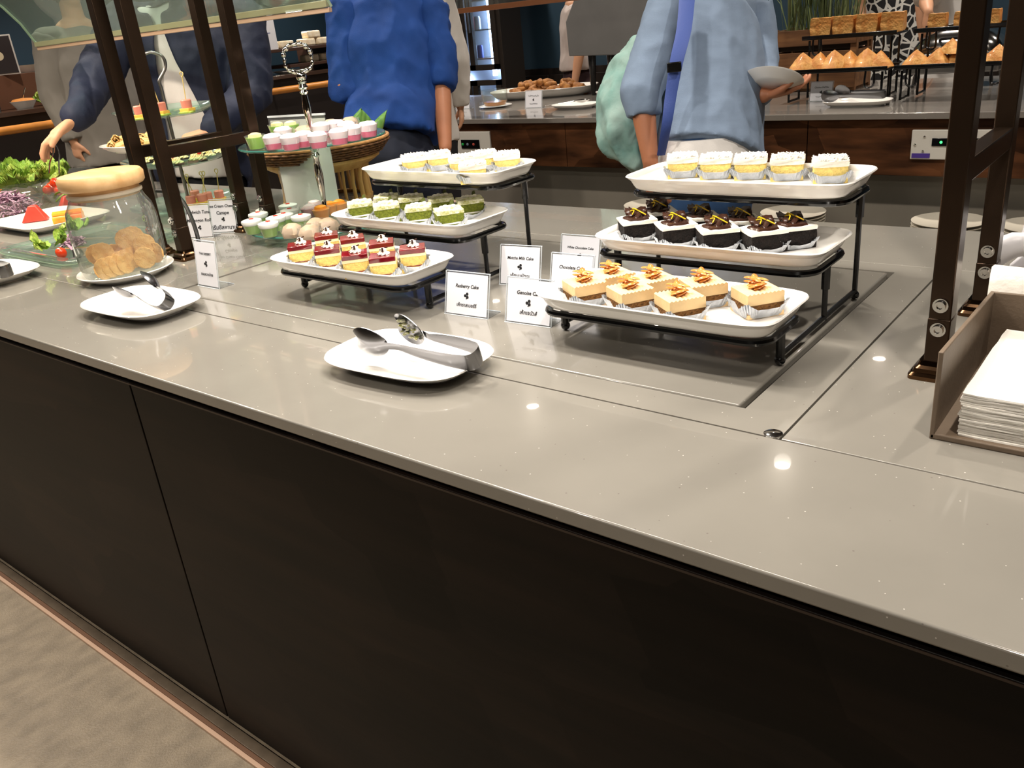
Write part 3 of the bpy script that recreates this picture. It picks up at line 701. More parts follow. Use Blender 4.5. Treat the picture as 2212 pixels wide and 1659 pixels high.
for k in range(3):
    r = random.Random(k); b = B(); R0 = []
    edge = [(-.085+.17*i/9, -.125) for i in range(9)]+[(.085, -.125+.25*i/9) for i in range(9)]+[(.085-.17*i/9, .125) for i in range(9)]+[(-.085, .125-.25*i/9) for i in range(9)]
    for z in (0, .0021): R0.append([(x+r.uniform(-.0008, .0008), y+r.uniform(-.0008, .0008), z+.0005*math.sin(x*40+k)+.0004*math.sin(y*31)) for x, y in edge])
    nme.append(b.loops(R0).mesh('napkin', m_nap))
for i in range(22):
    o = link('paper_napkin', nme[i % 3], None, (-.1+random.uniform(-.0015, .0015), 1.055+.135+random.uniform(-.0015, .0015), .908+i*.0026), random.uniform(-.015, .015))
    tag(o, 'folded white paper napkin in the taupe box, '+ORD[21-i]+' from the top of the stack', 'napkin', 'napkin stack')
# roll of cloth and bow-tied jar behind the box
b = B(); pts = [(-.065+.3*k/8, 0, .064+.003*math.sin(k*1.7)) for k in range(9)]
rl = b.tube(pts, [(.036+.003*math.sin(k*2.3), .063+.002*math.cos(k*3)) for k in range(9)], 18).build('cloth_roll', mat('white_linen', (236, 230, 220), .9, bump=.3, bscale=60), None, jitter=.002)
rl.location = (-.155, 1.41, .9); tag(rl, 'rolled white linen lying behind the taupe napkin box', 'cloth')
bj = thing('tied_jar', 'white cloth-wrapped jar tied with a big bow behind the linen roll', 'jar', (-.19, 1.665, .9))
B().lathe([(0, 0), (.05, 0), (.056, .02), (.05, .06), (.032, .082), (.04, .11), (.036, .14), (0, .142)], 24).build('wrapped_jar', mat('white_satin', (238, 236, 240), .35, bump=.15, bscale=30), bj)
for s in (-1, 1):
    b = B(); L = []
    for u in range(8):
        f = u/7; L.append(((s*.07*f), -.045-.01*f, .092+.026*math.sin(f*PI*.75)-.03*f*f))
    b.tube(L, [(.004+.02*math.sin(f/7*PI*.6), .012+.010*math.sin(f/7*PI*.8)) for f in range(8)], 14).build('bow_loop', mat('white_satin', (238, 236, 240), .35), bj)
B().ball((0, -.045, .092), .012, 12, 8).build('bow_knot', mat('white_satin', (238, 236, 240), .35), bj)
B().box((-.01, -.054, .052), (.045, .003, .03), ax=Matrix.Rotation(.2, 3, 'Y')).build('tag', mat('grey_tag', (88, 88, 96), .5), bj)
# ------------------------------------------------------------------ cookie jar
jc = Vector((-2.238, 1.083)); U = Vector((.43, .90, 0)); V = Vector((.90, -.43, 0))      # right and toward the viewer, at the jar
o = dish(B(), .124, .124, .022, foot=.7, floor=.75, n=2, seg=64).build('jar_saucer', m_white, None, angle=60); o.location = (*jc, .9)
tag(o, 'round white saucer under the glass cookie jar', 'saucer')
jar = thing('cookie_jar', 'ribbed glass cookie jar with a pale wooden lid', 'jar', (*jc, .9065))
wob = lambda a, z: .005*math.cos(14*a) if .02 < z < .17 else 0
B().lathe([(0, .002), (.090, .002), (.104, .012), (.110, .035), (.112, .09), (.112, .15), (.106, .18), (.094, .20), (.090, .212), (.092, .222)], 84, wob=wob).build('glass_body', glass('jar_glass', (236, 240, 236), .09, .02, 2.6), jar)
B().lathe([(0, .004), (.086, .004), (.094, .010), (.088, .014), (0, .010)], 40).build('glass_base', m_glass, jar)
lidw = wood('pale_beech', (206, 160, 108), (228, 188, 138), rough=.35, scale=(1.2, 9, 9))
ld = B().lathe([(0, .208), (.084, .208), (.087, .214), (.087, .233), (.100, .235), (.105, .241), (.106, .262), (.100, .270), (.08, .273), (0, .273)], 56).build('lid', lidw, jar)
B().lathe([(.088, .213), (.0925, .216), (.0925, .222), (.088, .225)], 48).build('seal_ring', mat('clear_rubber', (210, 200, 180), .4, alpha=.7), ld)
ck = mat('cracker', (222, 162, 86), .75, rgb2=(240, 190, 120), scale=50, bump=.5, bscale=120)
ckm = B().lathe([(0, 0), (.024, 0), (.028, .0012), (.0285, .0028), (.027, .0045), (.02, .0052), (0, .0054)], 28, wob=lambda a, z: .02*math.cos(14*a)).mesh('cracker', ck)
def cracker(u, v, z, face, tilt):
    o = link('round_cracker', ckm, None); p = jc.to_3d()+U*u+V*v; o.location = (p.x, p.y, .9065+z)
    d = (V*math.cos(face)+U*math.sin(face))*math.cos(tilt)+Vector((0, 0, math.sin(tilt)))
    o.rotation_euler = Vector((0, 0, 1)).rotation_difference(d).to_euler()
    tag(o, 'round golden cracker inside the ribbed cookie jar', 'cracker', 'crackers in the jar')
for k in range(4): cracker(-.052+.018*k, .066-.008*k, .037, .5+.04*k, .12)
for k in range(5): cracker(-.01+.014*k, .03-.010*k, .040, .75, .3)
cracker(.052, .062, .045, -.25, .1); cracker(.082, .03, .048, -.8, .05); cracker(.06, .02, .072, -.2, .35); cracker(.02, -.01, .088, .1, .2); cracker(.038, -.018, .09, .05, .25)
cracker(-.045, .01, .066, .3, .35); cracker(-.06, -.02, .06, .2, .4); cracker(-.02, -.06, .045, 0, .4); cracker(.04, -.07, .045, 0, .3); cracker(0, .0, .03, .2, 1.2); cracker(.03, -.03, .03, .2, 1.3)

# ------------------------------------------------------------------ greens
m_let = mat('lettuce', (136, 172, 56), .6, rgb2=(196, 214, 104), scale=30, bump=.4, bscale=60)
m_let2 = mat('lettuce_dark', (104, 150, 46), .6, rgb2=(160, 192, 76), scale=30, bump=.4, bscale=60)
m_tom = mat('tomato', (212, 58, 22), .12, coat=.5)
m_cab = mat('purple_cabbage', (110, 62, 96), .5, rgb2=(190, 156, 176), scale=60)
m_car = mat('carrot', (228, 112, 34), .5)
def leaf_mesh(seed, s=.045):
    r = random.Random(seed); b = B(); N, Mx = 28, 9; vs = []
    for i in range(Mx+1):
        u = i/Mx
        for k in range(N+1):
            v = k/N-.5; wd = s*(.25+.9*math.sin(PI*min(1, u*.8+.05)))
            e_ = min(1, (abs(v)*2)**2+u**4); fr = e_*u*(.30*s*math.sin(k*1.9+seed+i*.9)+.18*s*math.sin(k*2.9+i*1.7))
            vs.append((v*wd*2, s*1.6*u+fr*.4, .35*s*abs(v)*2*math.sin(PI*u)+s*.5*u*u+fr))
    fs = [(i*(N+1)+k, i*(N+1)+k+1, (i+1)*(N+1)+k+1, (i+1)*(N+1)+k) for i in range(Mx) for k in range(N)]
    return b.add(vs, fs).mesh('leaf', m_let if seed % 2 else m_let2, angle=180)
LEAF = [leaf_mesh(k) for k in range(4)]
def heap(name, label, cat, c, r, n, s=1, z=.9, up=.5, rs=3):
    t = thing(name, label, cat, (c[0], c[1], z)); q = random.Random(rs)
    for i in range(n):
        a = q.uniform(0, 2*PI); rr = r*math.sqrt(q.random()); o = link('leaf', LEAF[i % 4], t, (rr*math.cos(a), rr*math.sin(a), q.uniform(.0, .04)*s+.02))
        o.rotation_euler = (q.uniform(.1, 1.2)*up, q.uniform(-.5, .5), a-PI/2+q.uniform(-1, 1)); k = s*q.uniform(.7, 1.15); o.scale = (k, k, k)
    return t
def gbowl(c, hx, hy, h, label, z=.9, n=4, m=None):
    b = B(); R = [superell(hx*.62, hy*.62, .001, n, 48), superell(hx*.66, hy*.66, .004, n, 48), superell(hx*.86, hy*.86, h*.5, n, 48), superell(hx, hy, h, n, 48), superell(hx-.004, hy-.004, h+.002, n, 48), superell(hx-.008, hy-.008, h, n, 48), superell(hx*.82, hy*.82, h*.5, n, 48), superell(hx*.6, hy*.6, .008, n, 48)]
    o = b.loops(R).build('glass_bowl', m or m_glass, None, angle=60); o.location = (c[0], c[1], z); return tag(o, label, 'bowl')
tom_me = B().ball((0, 0, 0), .0135, 14, 10, sz=1.1).mesh('tomato', m_tom)
def tomato(p, label, grp, s=1.):
    o = link('cherry_tomato', tom_me, None, p); o.scale = (s, s, s); o.rotation_euler = (random.uniform(0, 3), random.uniform(0, 3), 0); tag(o, label, 'tomato', grp)
def strands(name, label, cat, c, z, rx, ry, hz, n, m, L=.03, r=.0022, seed=1):
    q = random.Random(seed); b = B()
    for _ in range(n):
        a = q.uniform(0, 2*PI); rr = math.sqrt(q.random()); p = Vector((rx*rr*math.cos(a), ry*rr*math.sin(a), hz*(1-rr*rr)*q.uniform(.2, 1)+.01))
        d = Vector((q.uniform(-1, 1), q.uniform(-1, 1), q.uniform(-.5, .5))).normalized()*L*q.uniform(.5, 1)
        k = Vector((q.uniform(-1, 1), q.uniform(-1, 1), q.uniform(0, 1)))*L*.25
        b.tube([p-d, p+k, p+d], [(r, r*.4), (r*1.3, r*.5), (r, r*.4)], 4)
    o = b.build(name, m, None, smooth=False); o.location = (c[0], c[1], z); o['kind'] = 'stuff'; o['label'] = label; o['category'] = cat; return o
# glass tray with mixed salad
gt = thing('glass_tray', 'thick green-edged square glass tray of mixed salad beside the cookie jar', 'tray', (-2.74, 1.24, .9))
R = [superell(.235, .185, 0, 9, 64), superell(.245, .195, .004, 9, 64), superell(.250, .20, .020, 9, 64), superell(.247, .197, .023, 9, 64), superell(.215, .165, .022, 9, 64), superell(.19, .14, .012, 9, 64)]
B().loops(R).build('tray_body', m_gglass, gt, angle=40)
B().tube([(p[0], p[1], p[2]) for p in superell(.2495, .1995, .012, 9, 64)], (.0014), 6, closed=True).build('tray_edge', m_gedge, gt)
heap('lettuce_heap', 'small frilly green lettuce heap on the square glass tray', 'lettuce', at(112, 542, .93)[:2], .035, 8, .55, .913, .9, 4)
heap('lettuce_heap', 'tuft of green lettuce on the glass tray behind the cookie jar', 'lettuce', at(175, 500, .93)[:2], .03, 6, .5, .913, .9, 6)
tomato(at(132, 546, .927), 'single cherry tomato on the square glass tray', None, 1.15)
strands('onion_shreds', 'purple onion shreds on the square glass tray', 'onion', at(160, 530, .92)[:2], .913, .035, .03, .03, 60, m_cab, .025, .003, 3)
# fruit plate
o = dish(B(), .21, .16, .028, foot=.72, floor=.74, n=6, seg=72).build('fruit_plate', m_white, None, angle=60); o.location = (-3.345, 1.385, .9); tag(o, 'white rectangular plate with watermelon and crinkle-cut fruit', 'plate')
m_mel = mat('watermelon', (236, 66, 52), .3, var=.1, scale=40, sss=.1)
def wedge(p, s, label, rz):
    b = B(); L = s
    b.add([(-L, -L*.55, 0), (L, -L*.55, 0), (L, L*.55, 0), (-L, L*.55, 0), (-L*.25, -L*.2, L*1.25), (L*.35, -L*.2, L*1.25), (L*.35, L*.3, L*1.25), (-L*.25, L*.3, L*1.25)], [(0, 3, 2, 1), (4, 5, 6, 7), (0, 1, 5, 4), (1, 2, 6, 5), (2, 3, 7, 6), (3, 0, 4, 7)])
    o = b.build('watermelon_piece', m_mel, None, bevel=.004); o.location = p; o.rotation_euler[2] = rz; tag(o, label, 'watermelon')
c = at(78, 476, .908); wedge((c.x, c.y, .907), .046, 'big red watermelon wedge at the front of the fruit plate', .9)
c = at(147, 446, .908); wedge((c.x, c.y, .907), .036, 'watermelon wedge behind the crinkle-cut yellow fruit', 1.6); c = at(166, 440, .908); wedge((c.x, c.y, .907), .034, 'watermelon wedge half hidden behind the jar lid', .4)
m_man = mat('orange_fruit', (244, 168, 40), .35, rgb2=(240, 110, 30), scale=12, sss=.1)
c = at(150, 476, .908); b = B()
for k in range(7): b.tube([(-.05, -.03+.010*k, .012), (.05, -.03+.010*k, .012)], [(.0065, .014)]*2, 8)
b.tube([(-.05, -.012, .028), (.05, -.012, .028)], .010, 8).tube([(-.05, .006, .030), (.05, .006, .030)], .010, 8)
o = b.build('crinkle_fruit', m_man, None); o.location = (c.x, c.y, .906); o.rotation_euler[2] = 1.0; tag(o, 'crinkle-cut yellow orange fruit slab on the white plate', 'fruit')
# salad bowls
gbowl((-3.72, 1.40), .14, .125, .075, 'clear square bowl of shredded purple cabbage')
strands('cabbage_shreds', 'shredded purple cabbage heaped in a clear bowl', 'cabbage', (-3.72, 1.40), .912, .115, .10, .085, 420, m_cab, .03, .003, 5)
gbowl((-3.99, 1.41), .12, .12, .08, 'clear square bowl of shredded carrot')
strands('carrot_shreds', 'shredded orange carrot heaped in a clear bowl', 'carrot', (-3.99, 1.41), .912, .095, .095, .12, 220, m_car, .03, .0025, 6)
gbowl((-4.19, 1.69), .18, .15, .085, 'large clear bowl of frilly lettuce')
heap('lettuce_heap', 'large mound of frilly green lettuce in a clear bowl', 'lettuce', (-4.19, 1.69), .14, 95, .95, .935, .8, 8)
gbowl((-3.87, 1.73), .14, .13, .075, 'clear square bowl of cherry tomatoes')
q = random.Random(3)
for k in range(34):
    a = q.uniform(0, 2*PI); rr = .095*math.sqrt(q.random()); tomato((-3.87+rr*math.cos(a), 1.73+rr*math.sin(a), .93+.04*(k % 3)/2+.012*q.random()), 'glossy cherry tomato in the clear bowl', 'tomatoes in the clear bowl', 1.5)
gbowl((-3.61, 1.63), .10, .10, .065, 'clear bowl of sliced green pepper')
m_pep = mat('green_pepper', (128, 152, 44), .35, rgb2=(88, 120, 40), scale=20)
for k in range(9):
    a = k*.8; b = B().tube(catmull([(-.04, 0, 0), (-.015, .018, .012), (.02, .014, .018), (.045, -.006, .004)], 4), [(.006, .003)]*13, 8)
    o = b.build('pepper_slice', m_pep, None); o.location = (-3.61+.045*math.cos(a), 1.63+.045*math.sin(a), .94+.009*(k % 4)); o.rotation_euler = (.3*math.sin(k*3), .5*math.cos(k), a); tag(o, 'curved green pepper slice in the clear bowl', 'pepper', 'pepper slices')
gbowl((-4.30, 1.96), .17, .10, .06, 'wide clear glass bowl under the diner\'s tongs', .905, 2.2)

# ------------------------------------------------------------------ glass three-tier canape stand
GX, GY = -2.90, 1.70
gs = thing('tiered_dish_stand', 'three-tier clear glass canape stand with a steel hook handle', 'stand', (GX, GY, .9))
GT = [(.012, .205), (.175, .195), (.34, .18)]
for z, r in GT: B().lathe([(0, z), (r*.55, z), (r*.8, z+.008), (r, z+.030), (r-.002, z+.033), (r-.006, z+.030), (r*.8, z+.013), (r*.55, z+.005), (0, z+.005)], 48).build('glass_tier', m_gglass, gs)
B().tube([(0, 0, 0), (0, 0, .44)], .006, 10).build('pole', m_steel2, gs)
hk = catmull([(0, 0, .44), (.0, .0, .46), (U.x*.03, U.y*.03, .50), (U.x*.028, U.y*.028, .535), (U.x*-.01, U.y*-.01, .552), (U.x*-.045, U.y*-.045, .535), (U.x*-.055, U.y*-.055, .50), (U.x*-.04, U.y*-.04, .478)], 6)
B().tube(hk, .0055, 10).build('hook_handle', m_steel2, gs)
m_ham = mat('ham', (220, 138, 118), .4, sss=.15, var=.08, scale=30); m_chs = mat('cheese', (246, 196, 86), .45, sss=.1); m_bam = mat('bamboo', (206, 182, 110), .5)
def skewer(p, label, grp, lean, h=.07):
    t = thing('ham_skewer', label, 'skewer', p, random.uniform(0, 6), grp)
    B().lathe([(0, 0), (.024, 0), (.025, .004), (.018, .008), (0, .008)], 10, wob=lambda a, z: .2*math.sin(3*a)).build('lettuce_bit', m_let, t)
    B().box((0, 0, .011), (.038, .034, .010)).build('cheese', m_chs, t, bevel=.001)
    B().lathe([(0, .016), (.017, .016), (.0175, .040), (.015, .043), (0, .043)], 16).build('ham', m_ham, t)
    e = Vector((lean[0]*h, lean[1]*h, .043+h)); b = B().tube([(0, 0, .02), e], .0016, 6)
    d = Vector((1, 0, .2)); lp = [e+Vector((.006*math.cos(a), .002*math.sin(2*a), .008+.008*math.sin(a))) for a in [k*2*PI/12 for k in range(12)]]
    b.tube(lp, .0016, 6, closed=True); b.build('knot_pick', m_bam, t)
for x, y, z_, lx in ((352, 250, .348, -.35), (407, 244, .348, -.1), (306, 258, .348, -.45), (330, 240, .348, -.2)):
    p = at(x, y, .9+z_+.006); skewer(p, 'ham and cheese cube skewer on the top glass tier', 'skewers on the top tier', (lx*U.x, lx*U.y))
for x, y, lx in ((416, 448, -.1), (440, 444, -.5), (452, 440, -.1), (477, 436, -.2), (425, 436, -.4)):
    p = at(x, y, .918); skewer(p, 'ham skewer on the bottom glass tier by the bronze posts', 'skewers on the bottom tier', (lx*U.x, lx*U.y), .06)
m_rye = mat('rye', (44, 34, 28), .8)
def canape(p):
    t = thing('canape', 'dark canape with piped cream and red relish on the middle glass tier', 'canape', p, random.uniform(0, 6), 'canapes on the middle tier')
    B().lathe([(0, 0), (.023, 0), (.023, .007), (0, .007)], 18).build('rye_base', m_rye, t); r = rosette(.018, .022).build('piped_cream', mat('butter_cream', (250, 236, 176), .5), t); r.location = (0, 0, .006)
    B().ball((.004, 0, .029), .0075, 8, 6).build('relish', mat('red_relish', (208, 50, 30), .3), t)
for k in range(11):
    a = k*2*PI/11; r = .12 if k % 2 else .145; canape((GX+r*math.cos(a), GY+r*math.sin(a), .9+.187))
for k in range(6):
    a = k*1.05+.3; canape((GX+.07*math.cos(a), GY+.07*math.sin(a), .9+.180))
# white dish of rolled crepes behind
c = onX(290, 320, -3.32)
rd = thing('footed_dish', 'white footed dish holding golden rolled crepes behind the bronze posts', 'dish', (c.x, c.y, .9)); zz = c.z-.9-.012
dish(B(), .15, .105, .03, foot=.5, floor=.6, n=2.6, seg=56).xf(Matrix.Translation((0, 0, zz))).build('dish_bowl', m_white, rd, angle=60)
for dx in (-.07, .07): B().tube([(dx, 0, 0), (dx, 0, zz)], .006, 8).build('leg', m_steel2, rd)
m_crp = mat('crepe', (214, 172, 104), .7, rgb2=(240, 208, 146), scale=40, bump=.3, bscale=90)
for k in range(13):
    a = k*2.4; rr = .022*math.sqrt(k); b = B(); sp = [((.004+.0011*i)*math.cos(i*.7), (.004+.0011*i)*math.sin(i*.7)) for i in range(16)]
    for (x0, y0), (x1, y1) in zip(sp, sp[1:]): b.add([(x0, -.032, y0), (x1, -.032, y1), (x1, .032, y1), (x0, .032, y0)], [(0, 1, 2, 3)])
    me = evaluate(b.mesh('roll', m_crp), [('SOLIDIFY', dict(thickness=.002))])
    o = link('crepe_roll', me, None, (c.x+rr*math.cos(a)*1.25, c.y+rr*math.sin(a)*.9, c.z+.022+.012*(k % 2))); o.rotation_euler = (.3*math.sin(k*2), .2, a); tag(o, 'golden rolled crepe piled on the white footed dish', 'crepe', 'rolled crepes')

# ------------------------------------------------------------------ ornate two-tier stand of Thai desserts
KX, KY = -2.10, 1.675
ks = thing('tiered_dish_stand', 'two-tier glass stand on an ornate chrome pole with a scrolled ring handle', 'stand', (KX, KY, .9))
for z, r in ((.025, .242), (.262, .216)):
    tr = B().lathe([(0, z), (r-.002, z), (r, z+.002), (r, z+.006), (r-.002, z+.008), (0, z+.008)], 64).build('glass_tier', m_gglass, ks)
    B().lathe([(r-.0005, z+.001), (r+.0012, z+.004), (r-.0005, z+.007)], 64).build('tier_edge', mat('teal_edge', (70, 140, 128), .1, alpha=.85), tr)
B().lathe([(0, 0), (.04, 0), (.045, .006), (.03, .014), (.014, .02), (.012, .025), (0, .025)], 24).build('base_foot', m_chrome, ks)
def bal(z0, z1):
    L = z1-z0; P = [(0, 0), (.014, 0), (.015, .03), (.010, .06), (.014, .09), (.014, .12), (.008, .15), (.0075, .25), (.010, .40), (.0125, .55), (.010, .68), (.008, .78), (.013, .82), (.009, .86), (.014, .90), (.010, .96), (.013, 1), (0, 1)]
    return B().lathe([(r, z0+L*t) for r, t in P], 20).build('pole', m_chrome, ks)
bal(.033, .262); bal(.270, .43)
B().ball((0, 0, .445), .0155, 16, 10).build('finial_ball', m_chrome, ks)
hd = B(); Rg = .037; cz = .445+.012+Rg
ring_pts = []
for k in range(64):
    a = 2*PI*k/64; rr = Rg*(1+.14*abs(math.sin(2*a+PI/4*0)))*(1.0); ring_pts.append(U*(rr*1.05*math.cos(a))+Vector((0, 0, cz+rr*math.sin(a))))
hd.tube(ring_pts, [(.0045+.0012*math.sin(k*1.6)) for k in range(64)], 10, closed=True)
for a in (.35, PI-.35, PI/2-.75, PI/2+.75, -PI/2-.5, -PI/2+.5):
    p = U*(Rg*1.12*math.cos(a))+Vector((0, 0, cz+Rg*1.05*math.sin(a))); hd.ball(p, .0075, 10, 6)
hd.build('scroll_handle', m_chrome, ks)
m_cup = glass('thin_plastic', (250, 250, 250), .10, .02, 3.5)
def dessert(p, kind, label, grp, proto={}):
    if kind in proto:
        dup(proto[kind], p, random.uniform(0, 6)); return
    t = thing('dessert_cup', label, 'dessert cup', p, 0, grp); proto[kind] = t
    if kind == 'wrap':
        B().lathe([(0, 0), (.024, 0), (.03, .012), (.024, .03), (.012, .038), (0, .036)], 9, wob=lambda a, z: .18*math.sin(3*a+z*90)).build('dumpling', mat('beige_wrap', (206, 180, 152), .5, sss=.2, var=.08, scale=40), t)
        B().lathe([(.026, 0), (.034, .02), (.032, .034)], 20, wob=lambda a, z: .06*math.sin(6*a)).build('film_cup', m_cup, t); t['category'] = 'dumpling'; t.name = 'beige_dumpling'; return
    B().lathe([(0, .0005), (.021, .0005), (.0285, .036), (.030, .0365), (.030, .038), (.0275, .0375)], 26).build('clear_cup', m_cup, t)
    bot, top = {'pink': ((240, 96, 140), (252, 236, 240)), 'green': ((150, 205, 40), None), 'pandan': ((140, 180, 60), (246, 246, 240)), 'rose': ((226, 170, 176), (238, 214, 214)), 'orange': ((240, 150, 40), None)}[kind]
    jl = mat('jelly_'+kind, bot, .15, sss=.3, coat=.3)
    if kind == 'pandan':
        B().lathe([(0, .002), (.020, .002), (.0255, .028), (0, .028)], 24).build('jelly', jl, t)
        B().lathe([(0, .027), (.026, .027), (.030, .034), (.029, .040), (.02, .043), (0, .043)], 26).build('coconut_cream', mat('coconut_cream', top, .3), t)
        b = B()
        for k in range(5): a = k*2*PI/5; b.bar((0, 0, .0445), (.007*math.cos(a), .007*math.sin(a), .0445), .003, .0015)
        b.build('red_star', mat('red_garnish', (226, 66, 44), .4), t, smooth=False)
    elif kind == 'pink':
        B().lathe([(0, .002), (.020, .002), (.0235, .017), (0, .017)], 24).build('jelly', jl, t)
        B().lathe([(0, .017), (.0235, .017), (.0265, .034), (.02, .042), (0, .045)], 24, wob=lambda a, z: .05*math.sin(3*a)).build('coconut_cream', mat('pink_white', top, .35, sss=.2), t)
    else:
        B().lathe([(0, .002), (.020, .002), (.027, .033), (0, .033)], 24).build('jelly', jl, t)
        B().lathe([(0, .033), (.018, .033), (.017, .041), (.008, .045), (0, .045)], 14, wob=lambda a, z: .15*math.sin(3*a)).build('topping', mat('topping_'+kind, (240, 226, 176) if kind == 'green' else (top or bot), .5, sss=.2), t)
ZT = .9+.270
for x, y in [(593, 320), (631, 321), (659, 315), (690, 317), (735, 309), (764, 301), (798, 293), (616, 303), (697, 293), (728, 288), (752, 292)]:
    dessert(at(x, y+3, ZT), 'pink', 'clear cup of pink jelly with white coconut cream on the upper glass tier', 'pink dessert cups')
for x, y in [(556, 318), (603, 291), (632, 289)]: dessert(at(x, y+4, ZT), 'green', 'clear cup of bright green jelly with a pale topping on the upper tier', 'green jelly cups')
for x, y in [(758, 278), (717, 283), (660, 298)]: dessert(at(x, y+2, ZT), 'wrap', 'beige dumpling in clear film on the glass dessert stand', 'beige dumplings')
ZB = .9+.033
for x, y in [(549, 497), (563, 481), (578, 471), (627, 462), (601, 490), (631, 473), (618, 484), (655, 487), (585, 503)]: dessert(at(x, y+8, ZB), 'pandan', 'green pandan cup with white coconut top and red star on the lower tier', 'pandan cups')
for x, y in [(672, 472), (683, 463)]: dessert(at(x, y, ZB), 'rose', 'clear cup of pale rose jelly on the lower glass tier', 'rose cups')
for x, y in [(715, 466), (697, 475), (735, 462)]: dessert(at(x, y, ZB), 'orange', 'clear cup of orange dessert behind the raspberry cakes', 'orange cups')
for x, y in [(634, 512), (672, 516), (684, 500), (712, 500)]: dessert(at(x, y, ZB), 'wrap', '', '')

# ------------------------------------------------------------------ basket on a bamboo stool
SX, SY = -2.47, 1.995
st = thing('bamboo_stool', 'round slatted bamboo riser under the woven basket', 'riser', (SX, SY, .9))
m_bb = wood('pale_bamboo', (196, 150, 84), (222, 184, 118), rough=.45, scale=(9, 9, 1))
B().lathe([(.14, 0), (.16, 0), (.162, .012), (.14, .012)], 40).build('base_hoop', m_bb, st)
B().lathe([(.09, .125), (.155, .115), (.165, .122), (.19, .135), (.205, .145), (.205, .155), (.1, .155)], 48).build('top_hoop', m_bb, st)
sl = B().tube([(.150, 0, .01), (.146, 0, .07), (.152, 0, .122)], [(.004, .010)]*3, 8).mesh('slat', m_bb)
for k in range(24): link('slat', sl, st, (0, 0, 0), k*2*PI/24)
bk = thing('woven_basket', 'shallow brown woven basket with banana leaves on the bamboo riser', 'basket', (SX, SY, 1.055))
m_wv = mat('wicker', (84, 54, 30), .55, rgb2=(140, 96, 54), scale=60, stretch=(1, 1, 3), bump=.6)
B().lathe([(0, 0), (.19, 0), (.215, .012), (.24, .045), (.245, .052), (.238, .052), (.21, .020), (.18, .008), (0, .008)], 64).build('basket_wall', m_wv, bk)
b = B()
for row in range(5):
    z = .008+row*.0085; r = .2155+row*.0072; b.tube([((r+.0025*(1 if (k+row) % 2 else -1))*math.cos(2*PI*k/90), (r+.0025*(1 if (k+row) % 2 else -1))*math.sin(2*PI*k/90), z) for k in range(90)], .004, 6, closed=True)
b.build('weave_strands', m_wv, bk)
B().tube([(.244*math.cos(2*PI*k/64), .244*math.sin(2*PI*k/64), .053) for k in range(64)], .006, 8, closed=True).build('rim', mat('rattan', (190, 140, 84), .45, var=.15, scale=60), bk)
m_ban = mat('banana_leaf', (82, 130, 60), .4, rgb2=(116, 164, 84), scale=8, stretch=(1, 20, 1))
def ban(label, base, tip, wd, side, dark=False):
    base, tip = Vector(base), Vector(tip); d = tip-base; s = Vector(side).normalized(); n = d.cross(s).normalized(); O = base.copy(); vs = []; N = 8
    for i in range(N+1):
        u = i/N; w_ = wd*math.sin(PI*min(1, .18+u*.82))
        for k in (-1, -.5, 0, .5, 1): vs.append(d*u+s*(w_*k)+n*(.012*math.sin(u*3+k)+.01*k*k))
    fs = [(i*5+k, i*5+k+1, i*5+6+k, i*5+5+k) for i in range(N) for k in range(4)]
    me = evaluate(B().add(vs, fs).mesh('leaf', mat('dark_leaf', (54, 60, 40), .5) if dark else m_ban), [('SOLIDIFY', dict(thickness=.0015))]); o = link('banana_leaf', me, None, O); me.polygons.foreach_set('use_smooth', [True]*len(me.polygons)); tag(o, label, 'leaf')
Ur = Vector((.76, .65, 0))
ce = Vector((SX, SY, 1.075))
ban('broad green banana leaf standing up from the basket', ce+Ur*.13, ce+Ur*.165+Vector((0, 0, .13)), .055, Ur)
ban('narrow folded banana leaf tip leaning out of the basket', ce+Ur*.165, ce+Ur*.255+Vector((0, 0, .115)), .022, Ur*.6+Vector((0, 0, -.8)))
ban('dark wilted leaf lying in the woven basket', ce+Ur*-.02+V*.10+Vector((0, 0, -.005)), ce+Ur*.20+V*.05+Vector((0, 0, .012)), .06, V, True)
sg = thing('sign_holder', 'tall clear acrylic sign holder with a blank cream sheet before the basket', 'sign', (-2.335, 1.815, .9), .2)
B().box((0, 0, .155), (.225, .004, .305)).build('sheet', mat('cream_sheet', (226, 222, 206), .35, coat=.4), sg, smooth=False)
B().box((0, -.004, .160), (.235, .003, .32)).box((0, .0, .002), (.235, .09, .004)).build('holder', m_acrylic, sg, smooth=False)
B().bar((-.1175, -.003, .32), (.1175, -.003, .32), .008, .006).build('holder_top', mat('acrylic_edge', (225, 230, 234), .12, alpha=.75), sg)
cb = catmull([dp(338, 412, 2.60), dp(372, 416, 2.57), dp(396, 437, 2.52), dp(413, 470, 2.47), dp(426, 508, 2.42), at(435, 553, .904)], 6)
o = B().tube([p-cb[-1] for p in cb], .006, 10).build('black_cable', m_dark, None); o.location = cb[-1]; tag(o, 'thick black cable curving down onto the counter beside the bronze frame', 'cable')
# ------------------------------------------------------------------ things on the far counter
CZ = .9
m_crate = wood('crate_wood', (92, 62, 40), (128, 90, 58), rough=.6, scale=(1, 10, 10))
cr = thing('wooden_crate', 'brown slatted wooden crate planter on the far counter', 'crate', (-1.85, 5.22, CZ))
for z in (.06, .17, .29): 
    for s in (-1, 1):
        B().box((0, s*.14, z), (.48, .016, .085)).build('slat', m_crate, cr, bevel=.002); B().box((s*.235, 0, z), (.016, .27, .085)).build('slat', m_crate, cr, bevel=.002)
for sx in (-1, 1):
    for sy in (-1, 1): B().box((sx*.225, sy*.125, .17), (.035, .03, .34)).build('corner_post', m_crate, cr, bevel=.002)
B().box((0, 0, .012), (.46, .26, .02)).build('floor_board', m_crate, cr)
B().box((0, 0, .25), (.44, .24, .06)).build('soil', mat('soil', (40, 30, 22), .95), cr)
q = random.Random(9); b = B()
